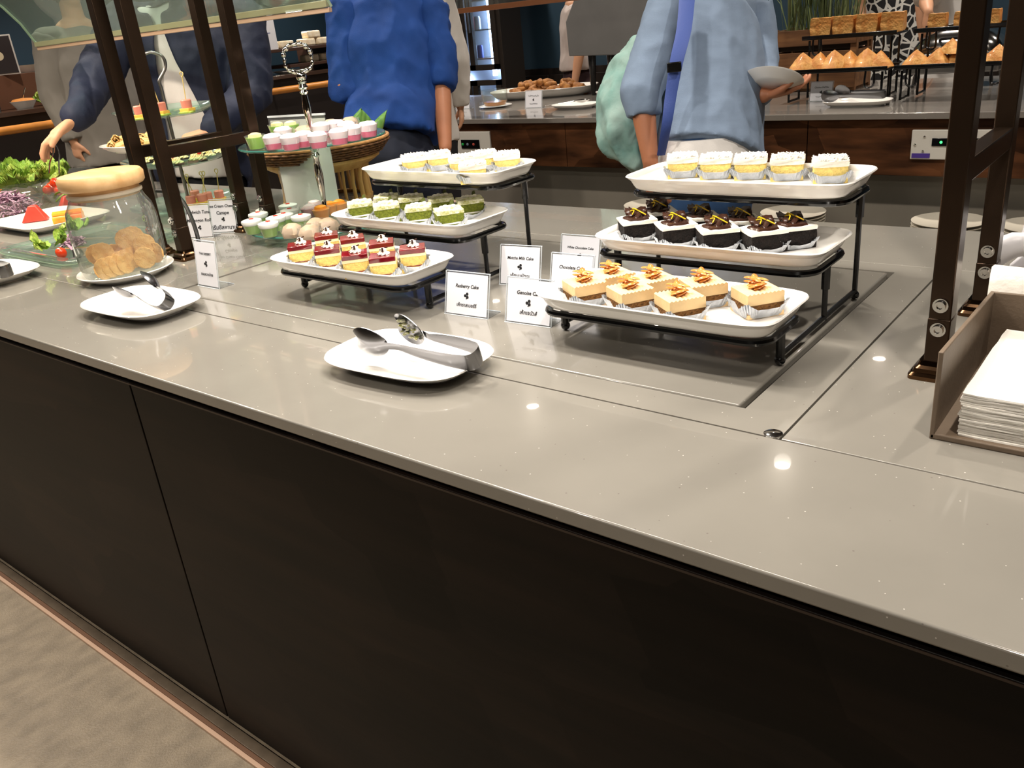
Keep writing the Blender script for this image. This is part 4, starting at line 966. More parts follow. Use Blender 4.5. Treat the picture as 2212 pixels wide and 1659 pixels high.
for k in range(170):
    x, y = q.uniform(-.2, .2), q.uniform(-.1, .1); L = q.uniform(.45, .8); lx, ly = q.gauss(0, .12), q.gauss(0, .10); w_ = q.uniform(.003, .006)
    b.tube([(x, y, .27), (x+lx*.3, y+ly*.3, .27+L*.45), (x+lx, y+ly, .27+L*.85), (x+lx*1.9, y+ly*1.9, .27+L)], [(w_, .0008), (w_, .0008), (w_*.7, .0008), (.0005, .0005)], 4)
o = b.build('tall_grass', mat('grass_blade', (84, 100, 62), .5, rgb2=(128, 138, 92), scale=6), cr); o['kind'] = 'stuff'
m_puff = mat('puff_pastry', (198, 128, 58), .5, rgb2=(226, 172, 98), scale=22, bump=.6, bscale=60, coat=.15)
def rack(x, label):
    t = thing('pastry_rack', label, 'rack', (x, 4.72, CZ))
    for (z, y, w_, d_) in ((.300, .08, .47, .20), (.152, -.12, .52, .20)):
        B().box((0, y, z), (w_, d_, .010)).box((0, y-d_/2, z+.008), (w_, .006, .016)).box((0, y+d_/2, z+.008), (w_, .006, .016)).build('black_tray', m_black, t, bevel=.002)
        for s in (-1, 1):
            B().tube(catmull([(s*(w_/2-.03), y+.07, 0.006), (s*(w_/2-.03), y+.07, z-.01)], 3), .006, 8).build('leg', m_black, t)
            B().tube([(s*(w_/2-.03), y-.07, 0.006), (s*(w_/2-.03), y-.07, z-.01)], .006, 8).build('leg', m_black, t)
            B().tube([(s*(w_/2-.03), y-.07, .012), (s*(w_/2-.03), y+.07, .012)], .006, 8).build('runner', m_black, t)
            B().tube(catmull([(s*(w_/2-.06), y-.1, z-.005), (s*(w_/2-.06), y-.1, z-.07), (s*(w_/2-.10), y-.1, z-.075), (s*(w_/2-.10), y-.1, z-.005)], 4), .005, 6).build('handle', m_black, t)
    return t
rack(-1.535, 'black wire rack of square puffs and pastry triangles before the crate'); rack(-.985, 'black wire rack of golden turnovers beside the bronze frame')
def puff(p, rz, label, grp, s=1., tilt=0):
    o = B().box((0, 0, .045), (.11, .07, .09)).build('puff_pastry', m_puff, None, sub=4, jitter=.003, bevel=0); me = o.data
    for v in me.vertices:
        n_ = noise.noise(v.co*30); v.co += Vector((v.co.x, v.co.y, v.co.z-.045))*(.10*n_); v.co.x *= 1-.1*abs(v.co.z-.045)/.045
    o.location = p; o.rotation_euler = (tilt, 0, rz); o.scale = (s, s, s); tag(o, label, 'pastry', grp)
for k in range(4): puff((-1.70+.118*k, 4.80, CZ+.306), .1*math.sin(k*5), 'square golden puff pastry before the crate, '+ORD[3-k]+' from the turnover rack', 'square puffs')
for k in range(4): puff((-1.14+.115*k, 4.80, CZ+.306), .1*math.sin(k*3), 'brown puff pastry above the turnovers, '+ORD[k]+' from the square puffs', 'brown puffs', .75)
def tri(p, rz, label, grp, s=1.):
    b = B(); N = 12; rings = []
    for i in range(7):
        u = i/6; z = .010+.072*u; k = max(.02, (1-u)**.85)
        ring = []
        for j in range(36):
            a = 2*PI*j/36; r = .066*(1+.28*math.cos(3*a))*k; ring.append((r*math.cos(a)*1.15, r*math.sin(a), z*(1-.25*math.cos(3*a)*(1-u)) if i else .0))
        rings.append(ring)
    o = b.loops(rings).build('turnover', m_puff, None, jitter=.0025); o.location = p; o.rotation_euler[2] = rz; o.scale = (s, s, s); tag(o, label, 'pastry', grp)
for k, (dx, dy, rz, s) in enumerate(((-.19, 0, .3, 1.05), (-.11, .03, 1.4, 1), (-.03, 0, .4, 1.1), (.04, .03, 1.2, 1), (.13, 0, .5, 1.1), (.19, .02, 1.7, .9))): tri((-1.535+dx, 4.60+dy, CZ+.158), rz, 'golden pastry triangle on the tray before the crate, '+ORD[5-k]+' from the turnovers', 'pastry triangles', s)
for k, (dx, dy, dz, s) in enumerate(((-.19, 0, 0, .85), (-.09, 0, 0, .9), (-.01, .02, 0, .95), (.07, 0, 0, .9), (-.04, .01, .045, .8), (.03, .01, .045, .85), (.16, 0, 0, .9))): tri((-.985+dx, 4.60+dy, CZ+.158+dz), k*1.3, 'pale speckled turnover on the lower rack tray beside the bronze frame', 'speckled turnovers', s)
def chafer(x, y, label):
    t = thing('chafing_dish', label, 'chafing dish', (x, y, CZ))
    B().box((0, 0, .12), (.44, .30, .10)).build('water_pan', m_steel2, t, bevel=.01)
    B().loops([superell(.22*k, .15*k, .17+.12*math.sqrt(max(0, 1-k*k)), 4, 48) for k in (1, .97, .88, .7, .45, .15)]).build('roll_lid', m_steel, t)
    h = B().tube(catmull([(-.06, -.15, .22), (-.05, -.19, .24), (.05, -.19, .24), (.06, -.15, .22)], 4), .007, 8).build('lid_handle', m_black, t)
    for sx in (-1, 1):
        for sy in (-1, 1): B().tube([(sx*.19, sy*.12, 0), (sx*.18, sy*.11, .08)], .008, 8).build('leg', m_steel2, t)
chafer(-1.12, 5.22, 'polished chafing dish with roll lid behind the turnover rack'); chafer(-.55, 5.22, 'polished chafing dish seen between the two bronze posts')
def small_card(p, rz, w_, h_, label, t1=None):
    card(p, rz, w_, h_, [(t1 or '~', .70, .014 if t1 else .010, .1, w_*.6), ('@', .46, .007, 0, 0), ('~', .24, .008, .1, w_*.45)], label, tilt=10)
small_card((-1.625, 4.60, CZ), 0, .12, .10, 'small white name card before the lower pastry triangles', 'Chicken Puff Pie')
def far_plate(x, y, label, hx=.15, hy=.10):
    o = dish(B(), hx, hy, .026, foot=.6, floor=.65, n=3, seg=56).build('side_plate', m_white, None, angle=60); o.location = (x, y, CZ); tag(o, label, 'plate')
far_plate(-1.375, 4.40, 'white plate with serving tongs below the pastry rack', .16, .09)
tongs('steel serving tongs on the plate below the pastry rack', (-1.24, 4.36, .955), (-1.50, 4.38, .95), (-1.46, 4.44, .965), (-1.375, 4.40, .906), notch=False, L=.09)
far_plate(-3.13, 4.56, 'white plate with a serving spoon before the fried chicken', .15, .10)
sp = thing('serving_spoon', 'steel serving spoon on the plate before the fried chicken', 'spoon', (-3.13, 4.56, .925))
paddle(Vector((.04, .02, .022)), Vector((.8, .6, 0)), Vector((-.6, .8, 0)), Vector((0, 0, 1)), .10, .065, -.016, m_steel, sp, False, 'bowl')
B().tube(catmull([(0, -.01, .020), (-.06, -.04, .014), (-.16, -.09, .006)], 5), [(.005, .002)]*11, 8).build('handle', m_steel, sp)
# platter of fried chicken
pc = Vector((-3.92, 5.32)); prz = .42
o = dish(B(), .40, .22, .06, foot=.6, floor=.7, n=3, seg=72).build('oval_platter', m_white, None, angle=60); o.location = (*pc, CZ); o.rotation_euler[2] = prz; tag(o, 'large white platter heaped with fried chicken pieces', 'platter')
m_fry = mat('fried_chicken', (128, 78, 36), .6, rgb2=(186, 128, 66), scale=25, bump=.7, bscale=50)
fm = []
for s in range(3):
    b = B().limb([(-.045, 0, 0), (-.015, .008*(s-1), .006), (.02, 0, .004), (.05, .01*(1-s), 0)], [.014, .02+.004*s, .026, .016], 10); fm.append(b.mesh('chicken', m_fry, jitter=.003))
q = random.Random(5)
for k in range(44):
    a = q.uniform(0, 2*PI); rr = math.sqrt(q.random()); dx, dy = .29*rr*math.cos(a), .13*rr*math.sin(a); z = .03+.10*(1-rr*rr)*q.uniform(.3, 1)
    o = link('chicken_piece', fm[k % 3], None, (pc.x+dx*math.cos(prz)-dy*math.sin(prz), pc.y+dx*math.sin(prz)+dy*math.cos(prz), CZ+z)); o.rotation_euler = (q.uniform(-.6, .6), q.uniform(-.6, .6), q.uniform(0, 6)); tag(o, 'browned fried chicken piece heaped on the white platter', 'chicken', 'fried chicken pieces')
small_card((-3.50, 4.62, CZ), .1, .13, .11, 'small white name card before the fried chicken platter')
small_card((-4.15, 4.66, CZ), .1, .12, .10, 'small white name card beside the honey bowl')
small_card((-2.93, 4.66, CZ), .1, .12, .11, 'small white name card beside the backpack wearer')
o = dish(B(), .17, .13, .07, foot=.5, floor=.6, n=4, seg=56).build('serving_bowl', m_white, None, angle=60); o.location = (-2.96, 4.87, CZ); tag(o, 'deep white rectangular bowl beside the fried chicken platter', 'bowl')
o = dish(B(), .115, .115, .012, foot=.6, floor=.7, n=2, seg=48).build('saucer', m_white, None, angle=60); o.location = (-3.90, 4.72, CZ); tag(o, 'white saucer under the glass bowl of amber sauce', 'saucer')
sb = thing('sauce_bowl', 'clear glass bowl of amber sauce on a white saucer', 'bowl', (-3.90, 4.72, CZ+.006))
B().lathe([(0, 0), (.07, 0), (.085, .03), (.092, .11), (.088, .11), (.08, .03), (0, .006)], 32).build('glass_bowl', m_glass, sb)
B().lathe([(0, .008), (.07, .008), (.08, .032), (0, .032)], 28).build('amber_sauce', mat('amber_sauce', (170, 104, 28), .15), sb)
# grey catering machine on legs
c = onY(1335, 100, 5.35)
hm = thing('catering_machine', 'grey metal box machine on black legs behind the fried chicken', 'machine', (c.x, 5.40, CZ))
w2 = .32
B().poly([(-w2, -.18, .27), (w2, -.18, .25), (w2, -.18, .64), (-w2+.09, -.18, .66), (-w2-.01, -.18, .49)], (0, .36, 0)).build('housing', mat('grey_steel', (112, 111, 110), .45, metal=.15, var=.06, scale=5), hm, bevel=.006)
for sx in (-.17, .19):
    for y in (-.12, .12): B().lathe([(.014, 0), (.018, .01), (.028, .27), (0, .27)], 12, (sx, y, 0)).build('leg', m_black, hm)
B().box((0, 0, .665), (.60, .38, .012)).build('top_plate', m_steel2, hm, bevel=.003)
# plate stacks on the open shelf
pl_me = B().lathe([(0, 0), (.085, 0), (.10, .005), (.15, .017), (.152, .020), (.148, .020), (.10, .009), (0, .006)], 48).mesh('plate', mat('cream_plate', (222, 214, 198), .2, coat=.3))
for px, lab in ((1410, 'behind the chocolate cakes'), (1712, 'below the fascia seam'), (2050, 'between the bronze posts'), (2252, 'right of the bronze frame')):
    c = onY(px, 480, 4.02)
    for k in range(8): tag(link('dinner_plate', pl_me, None, (c.x, 4.02, .341+.0145*k)), 'cream plate, %s from the top, stacked on the ledge ' % ORD[7-k]+lab, 'plate', 'plates stacked '+lab)

# ------------------------------------------------------------------ drinks fridge
FY = 6.72
a = onY(940, 0, FY); c = onY(1096, 250, FY); fw_ = c.x-a.x; fcx = (a.x+c.x)/2
fr = thing('drinks_fridge', 'dark double-door drinks fridge glowing blue white inside', 'fridge', (fcx, FY, 0))
m_frm = mat('fridge_frame', (46, 40, 36), .4)
B().box((0, .30, 1.05), (fw_, .02, 2.1)).build('back_wall', mat('fridge_liner', (206, 216, 232), .5), fr, smooth=False)
for s in (-1, 1): B().box((s*fw_/2, .15, 1.05), (.05, .32, 2.1)).build('side_wall', m_frm, fr, bevel=.003)
for z in (.06, 2.08): B().box((0, .15, z), (fw_, .32, .08)).build('end_wall', m_frm, fr, bevel=.003)
zs = onY(1050, 150, FY).z
for s in (-1, 1):
    for z0, z1 in ((.12, zs-.10), (zs, 2.0)):
        d = thing('x', 'x', 'x'); bpy.data.objects.remove(d)
        x0, x1 = (-fw_/2+.02, -.01) if s < 0 else (.01, fw_/2-.02)
        bb = B()
        for xa in (x0+.03, x1-.03): bb.box((xa, -.01, (z0+z1)/2), (.06, .04, z1-z0))
        for za in (z0+.02, z1-.02): bb.box(((x0+x1)/2, -.01, za), (x1-x0, .04, .05))
        dr = bb.build('door', m_frm, fr, smooth=False)
        B().box(((x0+x1)/2, -.008, (z0+z1)/2), (x1-x0-.1, .006, z1-z0-.06)).build('pane', m_glass, dr, smooth=False)
        B().box((x1-.045 if s < 0 else x0+.045, -.045, (z0+z1)/2), (.014, .03, .3)).build('door_handle', m_steel2, dr, bevel=.003)
B().box((.12, .20, 1.5), (.035, .03, 1.1)).build('light_tube', mat('cold_tube', (190, 216, 255), .4, emit=22), fr)
B().box((-fw_/4-.1, .26, .6), (.03, .03, .7)).build('light_tube', mat('cold_tube', (190, 216, 255), .4, emit=22), fr)
for z in (.45, .75, 1.12, 1.38, 1.64): B().box((0, .16, z), (fw_-.08, .25, .012)).build('wire_shelf', m_steel2, fr)
can = B().lathe([(0, 0), (.028, 0), (.031, .01), (.031, .10), (.024, .118), (0, .118)], 16)
cm = [can.mesh('can', mat('can_%d' % i, c_, .3, metal=.3)) for i, c_ in enumerate(((150, 40, 50), (190, 195, 205), (80, 90, 170)))]
for z in (1.126, 1.386, 1.646):
    for k in range(5): o = link('drink_can', cm[(k+int(z*7)) % 3], None, (fcx-fw_/2+.10+.075*k, FY+.13, z+.001)); tag(o, 'small drink can on a lit shelf inside the fridge', 'can', 'cans in the fridge')

# ------------------------------------------------------------------ side buffet food
LZ = 1.20
c = onX(54, 232, -6.35)
pb = thing('pastry_bowl', 'white bowl of orange crumble on the side buffet', 'bowl', (-6.35, c.y, LZ))
B().lathe([(0, 0), (.05, 0), (.085, .05), (.08, .05), (0, .01)], 28).build('bowl', m_white, pb); B().lathe([(0, .05), (.078, .045), (.06, .062), (0, .068)], 24, wob=lambda a_, z: .03*math.sin(9*a_)).build('crumble', mat('crumble', (222, 146, 74), .7, bump=.5, bscale=80), pb)
B().tube([(0, 0, .06), (.02, .03, .13)], .004, 6).build('spoon_handle', m_steel, pb)
sp2 = thing('steel_pot', 'small steel pot with a ladle on the side buffet', 'pot', (-6.35, c.y-.22, LZ)); B().lathe([(0, 0), (.06, 0), (.065, .08), (.06, .08), (.055, .01), (0, .01)], 24).build('pot', m_steel2, sp2); B().tube([(0, 0, .05), (.05, .06, .16)], .005, 6).build('ladle', m_bam, sp2)
heap('herb_tuft', 'tuft of green herbs beside the crumble bowl', 'herbs', (-6.38, c.y+.16), .05, 8, .7, LZ, .9, 5)
o = B().box((0, 0, .0), (.30, .9, .012)).build('buffet_tray', m_steel2, None, bevel=.003); o.location = (-6.33, c.y-.05, LZ-.0055+.0); o.location.z = LZ+.0065; bpy.data.objects.remove(o)
s1 = thing('framed_notice', 'dark framed menu notice standing on the side buffet riser', 'sign', (-6.5, 2.695, 1.42), 1.1)
B().box((0, 0, .125), (.20, .014, .25)).build('frame', mat('frame_white', (196, 190, 184), .4), s1, bevel=.002); B().box((0, -.008, .125), (.182, .004, .232)).build('print', mat('notice_print', (40, 32, 34), .4), s1)
B().lathe([(0, 0), (.028, 0)], 20).xf(Matrix.Translation((0, -.0105, .12)) @ Matrix.Rotation(PI/2, 4, 'X')).build('round_motif', mat('motif', (206, 190, 160), .5), s1)
o = B().lathe([(0, 0), (.06, 0), (.10, .05), (.094, .05), (0, .008)], 32).build('white_bowl', m_white, None); o.location = (-6.60, 2.90, 1.42); tag(o, 'empty white bowl on the side buffet riser', 'bowl')
n1 = thing('paper_notice', 'pale upright paper notice on the side buffet shelf', 'sign', (-6.36, 4.76, 1.40), 1.2); B().box((0, 0, .15), (.21, .003, .30)).build('sheet', m_paper, n1, smooth=False); B().box((0, .03, .002), (.2, .06, .004)).build('foot', m_acrylic, n1)
B().bar((-.05, -.002, .22), (.05, -.002, .22), .001, .006).bar((-.06, -.002, .13), (.06, -.002, .13), .001, .006).build('print_lines', mat('blue_print', (90, 96, 150), .6), n1)
m_bun = mat('pale_bread', (226, 206, 172), .8, rgb2=(240, 228, 204), scale=20, bump=.3, bscale=60)
bun = B().box((0, 0, .03), (.14, .10, .06)).mesh('loaf', m_bun, bevel=.016, seg=3)
for x, y, z in ((-6.42, 4.84, 1.40), (-6.42, 5.0, 1.40), (-6.42, 5.24, 1.40), (-6.42, 5.4, 1.40), (-6.42, 5.31, 1.46), (-6.36, 5.2, 1.27), (-6.36, 5.36, 1.27)): tag(link('bread_loaf', bun, None, (x, y, z), random.uniform(1.3, 1.8)), 'pale bread loaf on the side buffet shelf', 'bread', 'loaves on the shelf')
o = dish(B(), .16, .12, .02, n=3, seg=40).build('bread_plate', m_white, None); o.location = (-6.33, 4.95, 1.20); tag(o, 'white plate with a flat pastry at the foot of the bread shelf', 'plate')
# ------------------------------------------------------------------ people
def grow(b, voxel, it=6):
    me = evaluate(b.mesh('body', []), [('REMESH', dict(mode='VOXEL', voxel_size=voxel)), ('SMOOTH', dict(factor=.5, iterations=it))])
    me.polygons.foreach_set('use_smooth', [True]*len(me.polygons)); return me
def folds(me, amp, sc=7., st=(1, 1, .55)):
    nr = [v.normal.copy() for v in me.vertices]
    for v, n_ in zip(me.vertices, nr):
        p = Vector((v.co.x*st[0], v.co.y*st[1], v.co.z*st[2]))*sc
        v.co += n_*amp*(noise.noise(p)+.9*(.45-2*abs(noise.noise(p*1.3+Vector((3.1, .7, 0)))))+.25*noise.noise(p*5))
def cloth(b, name, m, t, voxel=.011, amp=.007, sc=7., it=4):
    me = grow(b, voxel, it); folds(me, amp, sc); me.materials.append(m); return link(name, me, t)
def hand(b, w, d, n, s, curl=.5, spread=1., sc=1.):
    """w wrist, d forward, n palm normal, s thumb side"""
    d, n, s = (Vector(v).normalized() for v in (d, n, s)); k = sc
    b.limb([w, w+d*.045*k, w+d*.085*k], [(.026*k, .018*k), (.038*k, .017*k), (.040*k, .014*k)], 12, lat=s)
    for i, L in enumerate((.070, .078, .072, .056)):
        o = w+d*.082*k+s*((.031-.0205*i)*k*spread); dd = d.copy(); pts = [o-d*.02*k]; ang = 0
        for j, f in enumerate((.45, .32, .23)):
            ang += curl*(.7 if j == 0 else .9); dd = d*math.cos(ang)+n*math.sin(ang); o = o+dd*L*f*k*1.05; pts.append(o)
        b.limb(pts, [.0105*k, .0098*k, .0088*k, .0075*k], 9)
    o = w+d*.022*k+s*.026*k; p1 = o+(d*.55+s*.65+n*.35).normalized()*.036*k; p2 = p1+(d*.8+s*.25+n*(.3+curl*.4)).normalized()*.032*k; p3 = p2+(d*.85-s*.1+n*(.3+curl*.5)).normalized()*.024*k
    b.limb([o, p1, p2, p3], [.014*k, .0125*k, .011*k, .0085*k], 9)
def person(label, feet, fwd, lat, J, skin, top, bottom, hair, voxel=.006, hem=None, sleeve=1.0, sh=(.205, .115), waist=(.165, .115), hips=(.185, .13), bulk=.014, height=None, shirt_voxel=.011, fold=.007, top_name='sweater', torso_only=False):
    """J: dict of world points: P pelvis, C chest, N neck base, H head centre, R/L arm = (shoulder, elbow, wrist, hand dir, palm normal, thumb side, curl)"""
    base = Vector((feet[0], feet[1], 0)); t = thing('person', label, 'person', base); g = lambda v: Vector(v)-base
    fwd = Vector(fwd).normalized(); lat = Vector(lat).normalized()
    P, C, N, Hd = (g(J[k]) for k in 'PCNH')
    b = B()
    b.limb([P, P.lerp(C, .5), C, N-Vector((0, 0, .05))], [(hips[0]*.88, hips[1]*.88), (waist[0]*.92, waist[1]*.92), (sh[0]*.9, sh[1]), (sh[0]*.62, sh[1]*.7)], 18, lat=lat)
    b.limb([N-Vector((0, 0, .06)), N+(Hd-N)*.5], [.062, .055], 14)
    b.limb([Hd+Vector((0, 0, -.085))+fwd*.018, Hd+Vector((0, 0, -.04))+fwd*.01, Hd+Vector((0, 0, .03)), Hd+Vector((0, 0, .065))], [(.048, .055), (.066, .085), (.076, .096), (.066, .08)], 18, lat=lat)
    b.limb([Hd+fwd*.085+Vector((0, 0, .015)), Hd+fwd*.108+Vector((0, 0, -.02))], [.009, .014], 8)           # nose
    b.limb([Hd+fwd*.082+lat*.02+Vector((0, 0, -.055)), Hd+fwd*.082-lat*.02+Vector((0, 0, -.055))], [.010, .010], 8)     # lips
    for s in (-1, 1): b.limb([Hd+lat*(.078*s)+Vector((0, 0, .015)), Hd+lat*(.080*s)+Vector((0, 0, -.03))], [(.006, .016), (.006, .010)], 8, lat=lat)
    for k in 'RL':
        S, E, W, d, n_, th, cu = J[k]; S, E, W = g(S), g(E), g(W); hs = J.get('hs', 1.)
        b.limb([C.lerp(N, .6), S, S.lerp(E, .5), E], [.06, .055, .046, .039], 14); b.limb([E, E.lerp(W, .35), W], [.041, .039*hs, .027*hs], 14)
        hand(b, W, d, n_, th, cu, sc=J.get('hs', 1.))
    for s in (-1, 1):
        hip = P+lat*(.095*s)-Vector((0, 0, .03)); kn = Vector((hip.x, hip.y, .50))+fwd*.02; an = Vector((hip.x, hip.y, .09))
        b.limb([hip, hip.lerp(kn, .5), kn], [.088, .078, .056], 14); b.limb([kn, kn.lerp(an, .35), an], [.055, .054, .036], 12)
        b.limb([an-Vector((0, 0, .05))-fwd*.02, an+fwd*.14-Vector((0, 0, .062))], [(.04, .036), (.042, .026)], 10, lat=lat)
    me = grow(b, voxel, 3); me.materials.append(skin); link('body', me, t)
    # eyes
    for s in (-1, 1): B().ball(Hd+fwd*.083+lat*(.031*s)+Vector((0, 0, .012)), .011, 10, 8).build('eye', mat('eye', (70, 58, 50), .2), t)
    # hair
    hb = B().limb([Hd-fwd*.022+Vector((0, 0, -.03)), Hd-fwd*.018+Vector((0, 0, .045)), Hd-fwd*.008+Vector((0, 0, .075))], [(.078, .082), (.087, .098), (.074, .085)], 18, lat=lat)
    cloth(hb, 'hair', hair, t, .008, .003, 30)
    # trousers
    hz = P.z+.10
    hz = min(P.z+.06, (hem if hem is not None else P.z)+.01)
    pb_ = B().limb([Vector((P.x, P.y, hz)), Vector((P.x, P.y, min(P.z-.03, hz-.04))), P-Vector((0, 0, .10))], [(hips[0]-.006, hips[1]-.006), (hips[0]+.006, hips[1]+.006), (hips[0]+.006, hips[1]+.004)], 18, lat=lat)
    for s in (-1, 1):
        hip = P+lat*(.095*s)-Vector((0, 0, .03)); an = Vector((hip.x, hip.y, .10)); pb_.limb([hip, hip.lerp(an, .5), an], [.102, .078, .066], 14)
    cloth(pb_, 'trousers', bottom, t, .012, .006, 9)
    for s in (-1, 1):
        an = Vector((P.x, P.y, 0))+lat*(.095*s); sb_ = B().limb([an-fwd*.05+Vector((0, 0, .045)), an+fwd*.16+Vector((0, 0, .038))], [(.045, .043), (.048, .036)], 12, lat=lat); cloth(sb_, 'shoe', mat('shoe_black', (24, 22, 22), .5), t, .01, .0, 1)
    # top
    hm_ = hem if hem is not None else P.z
    bt = Vector((P.x, P.y, hm_))
    tb = B().tube([bt, bt.lerp(C, .25), P.lerp(C, .55), C, C.lerp(N, .6)+Vector((0, 0, .0)), N-Vector((0, 0, .02))], [(hips[0]+bulk*1.4, hips[1]+bulk*1.4), (hips[0]+bulk, hips[1]+bulk), (waist[0]+bulk*1.6, waist[1]+bulk*1.4), (sh[0]+bulk*.6, sh[1]+bulk), (sh[0]*.9, sh[1]*.85+bulk*.5), (sh[0]*.42, sh[1]*.6)], 20, lat=lat)
    for k in 'RL':
        S, E, W = (g(v) for v in J[k][:3]); tb.limb([C.lerp(N, .55), S], [.07, .066], 14)
    o = cloth(tb, top_name, top, t, shirt_voxel, fold)
    for k in 'RL':
        S, E, W = (g(v) for v in J[k][:3]); sv = B(); S0 = S.lerp(C.lerp(N, .5), .35); sl = sleeve[k] if isinstance(sleeve, dict) else sleeve
        if sl > .5: c2 = E.lerp(W, (sl-.5)*2); sv.tube([S0, S, S.lerp(E, .5), E, c2], [.058, .080, .076, .072, .058], 16)
        else: sv.tube([S0, S, S.lerp(E, sl*2)], [.058, .080, .080], 16)
        cloth(sv, 'sleeve', top, t, shirt_voxel, fold*.7, 11, 3)
    return t, o, g
UP = Vector((0, 0, 1)); IR = Vector((.762, .648, 0)); AW = Vector((-.648, .762, 0))      # image right, away from the viewer
m_blue = mat('blue_knit', (14, 60, 130), .85, var=.08, scale=8, bump=.15, bscale=300)
m_lblue = mat('heather_knit', (126, 144, 168), .9, var=.06, scale=10, bump=.2, bscale=260, stretch=(1, 1, 3))
m_navy = mat('navy_jacket', (26, 34, 58), .7, var=.12, scale=6, bump=.1, bscale=120)
m_jean = mat('blue_denim', (36, 66, 104), .8, var=.1, scale=20, bump=.1, bscale=300)
m_blackcl = mat('black_cloth', (20, 20, 24), .85, var=.1, scale=10)
m_hair = mat('dark_hair', (26, 20, 18), .5, bump=.4, bscale=90, stretch=(8, 8, 1))
m_whitecl = mat('white_cloth', (226, 222, 218), .8, var=.03, scale=8, bump=.08, bscale=200)
m_greycl = mat('grey_cloth', (128, 122, 114), .85, var=.06, scale=6)
DN = Vector((0, 0, -1))
# man in the blue jumper, back to us
d0 = 3.55
P = dp(846, 330, d0); P.z = .93
C = dp(838, 95, d0); N = dp(830, -25, d0); Hd = N+Vector((0, 0, .20))
person('person in a bright blue jumper seen from behind, one arm bent', (P.x, P.y), AW, IR, dict(P=P, C=C, N=N, H=Hd,
    R=(dp(932, 28, d0), dp(952, 175, d0), dp(962, 318, d0-.05), DN+AW*.1, -IR, AW, .5),
    L=(dp(746, 22, d0-.02), dp(744, 190, d0-.06), dp(800, 200, d0+.2), AW+IR*.3, -UP, IR, .5)), m_skin2, m_blue, mat('dark_jeans', (24, 30, 46), .8, var=.1, scale=20), m_hair, hem=dp(850, 296, d0).z, sleeve=dict(R=.56, L=.95), sh=(.195, .125), waist=(.168, .125), hips=(.185, .14), bulk=.018, fold=.017)
# woman in the heather top with a backpack and plate
d0 = 2.98; fw2 = (IR*.75-AW*.66); la2 = (IR*.66+AW*.75)
P = dp(1530, 400, d0); P.z = .90; C = dp(1545, 110, d0); N = dp(1550, -20, d0); Hd = N+Vector((0, 0, .19))+fw2*.03
lbw, lbs, lg = person('person in a heather blue top with a mint backpack, holding a plate', (P.x, P.y), fw2, la2, dict(P=P, C=C, N=N, H=Hd,
    R=(dp(1440, 25, d0-.13), dp(1385, 205, d0-.17), dp(1405, 350, d0-.14), DN+IR*.1, IR, fw2, .45),
    L=(dp(1628, 25, d0+.12), dp(1640, 190, d0+.02), dp(1648, 206, d0-.08), IR*.9-AW*.1+UP*.1, UP, -AW, .35)), m_skin2, m_lblue, m_jean, m_hair, hem=dp(1530, 338, d0).z, sleeve=.66, sh=(.20, .135), waist=(.195, .14), hips=(.205, .15), bulk=.018, fold=.009)
B().tube([lg(P)+Vector((0, 0, -.035)), lg(P)+Vector((0, 0, .03)), lg(P)+Vector((0, 0, .12))], [(.224, .168), (.220, .162), (.19, .135)], 40, lat=la2).build('undershirt', m_whitecl, lbw)
# backpack
bp = thing('backpack', 'mint green backpack with a blue strap on the person in heather blue', 'backpack', dp(1400, 345, d0+.02))
O = bp.location
b = B(); spine = [(1372, 348), (1340, 300), (1345, 220), (1372, 140), (1412, 90)]
rad = [(.045, .06), (.075, .11), (.082, .12), (.075, .10), (.045, .06)]
b.limb([dp(x, y, d0+.10)-O for x, y in spine], rad, 20, lat=IR)
me = grow(b, .011, 6); folds(me, .02, 9); me.materials.append(mat('mint_fabric', (128, 172, 164), .75, rgb2=(160, 186, 178), scale=9, bump=.2, bscale=60)); link('pack_body', me, bp)
stp = catmull([dp(1486, -30, d0-.235)-O, dp(1478, 60, d0-.29)-O, dp(1462, 130, d0-.31)-O, dp(1450, 200, d0-.29)-O, dp(1440, 270, d0-.26)-O, dp(1428, 335, d0-.16)-O], 5)
B().tube(stp, [(.026-.012*i/(len(stp)-1), .0025) for i in range(len(stp))], 8, lat=IR).build('shoulder_strap', mat('strap_blue', (66, 88, 160), .6, bump=.1, bscale=200), bp)
c = dp(1456, 145, d0-.325)-O; B().box(c, (.045, .012, .03), ax=Matrix((IR, AW, UP)).transposed()).build('buckle', m_black, bp, bevel=.003)
# plate in the hand
n_ = (AW*.42+UP*.88-IR*-.30).normalized(); c = dp(1668, 186, d0-.12)
o = B().lathe([(0, 0), (.06, 0), (.065, .004), (.098, .020), (.10, .023), (.096, .023), (.06, .009), (0, .006)], 48).build('held_plate', m_white, None); o.location = c; o.rotation_euler = UP.rotation_difference(n_).to_euler(); tag(o, 'white plate held tilted by the person in heather blue', 'plate')
# man in the navy jacket reaching for salad
d0 = 3.84
P = dp(432, 330, d0+.2); P.z = .93; C = dp(418, 110, d0+.03); N = dp(402, -15, d0); Hd = N+Vector((0, 0, .19))-AW*.05
hw = dp(163, 258, 3.46)
J = dict(P=P, C=C, N=N, H=Hd, hs=1.22, R=(dp(268, 48, d0-.05), dp(216, 160, d0-.16), hw, (dp(78, 292, 3.40)-hw).normalized()+DN*.25, DN*.9-IR*.1, -AW, .62),
    L=(dp(530, 45, d0+.02), dp(545, 205, d0-.02), dp(455, 285, d0-.24), -IR*.9+DN*.1-AW*.2, -UP, AW, .6))
nv, ns, ng = person('person in an open navy jacket over a white shirt, reaching down with tongs', (P.x, P.y), -AW, -IR, J, m_skin, m_whitecl, m_blackcl, m_hair, voxel=.0055, hem=.90, sleeve=.3, sh=(.215, .125), waist=(.185, .13), hips=(.19, .14), top_name='shirt', fold=.005)
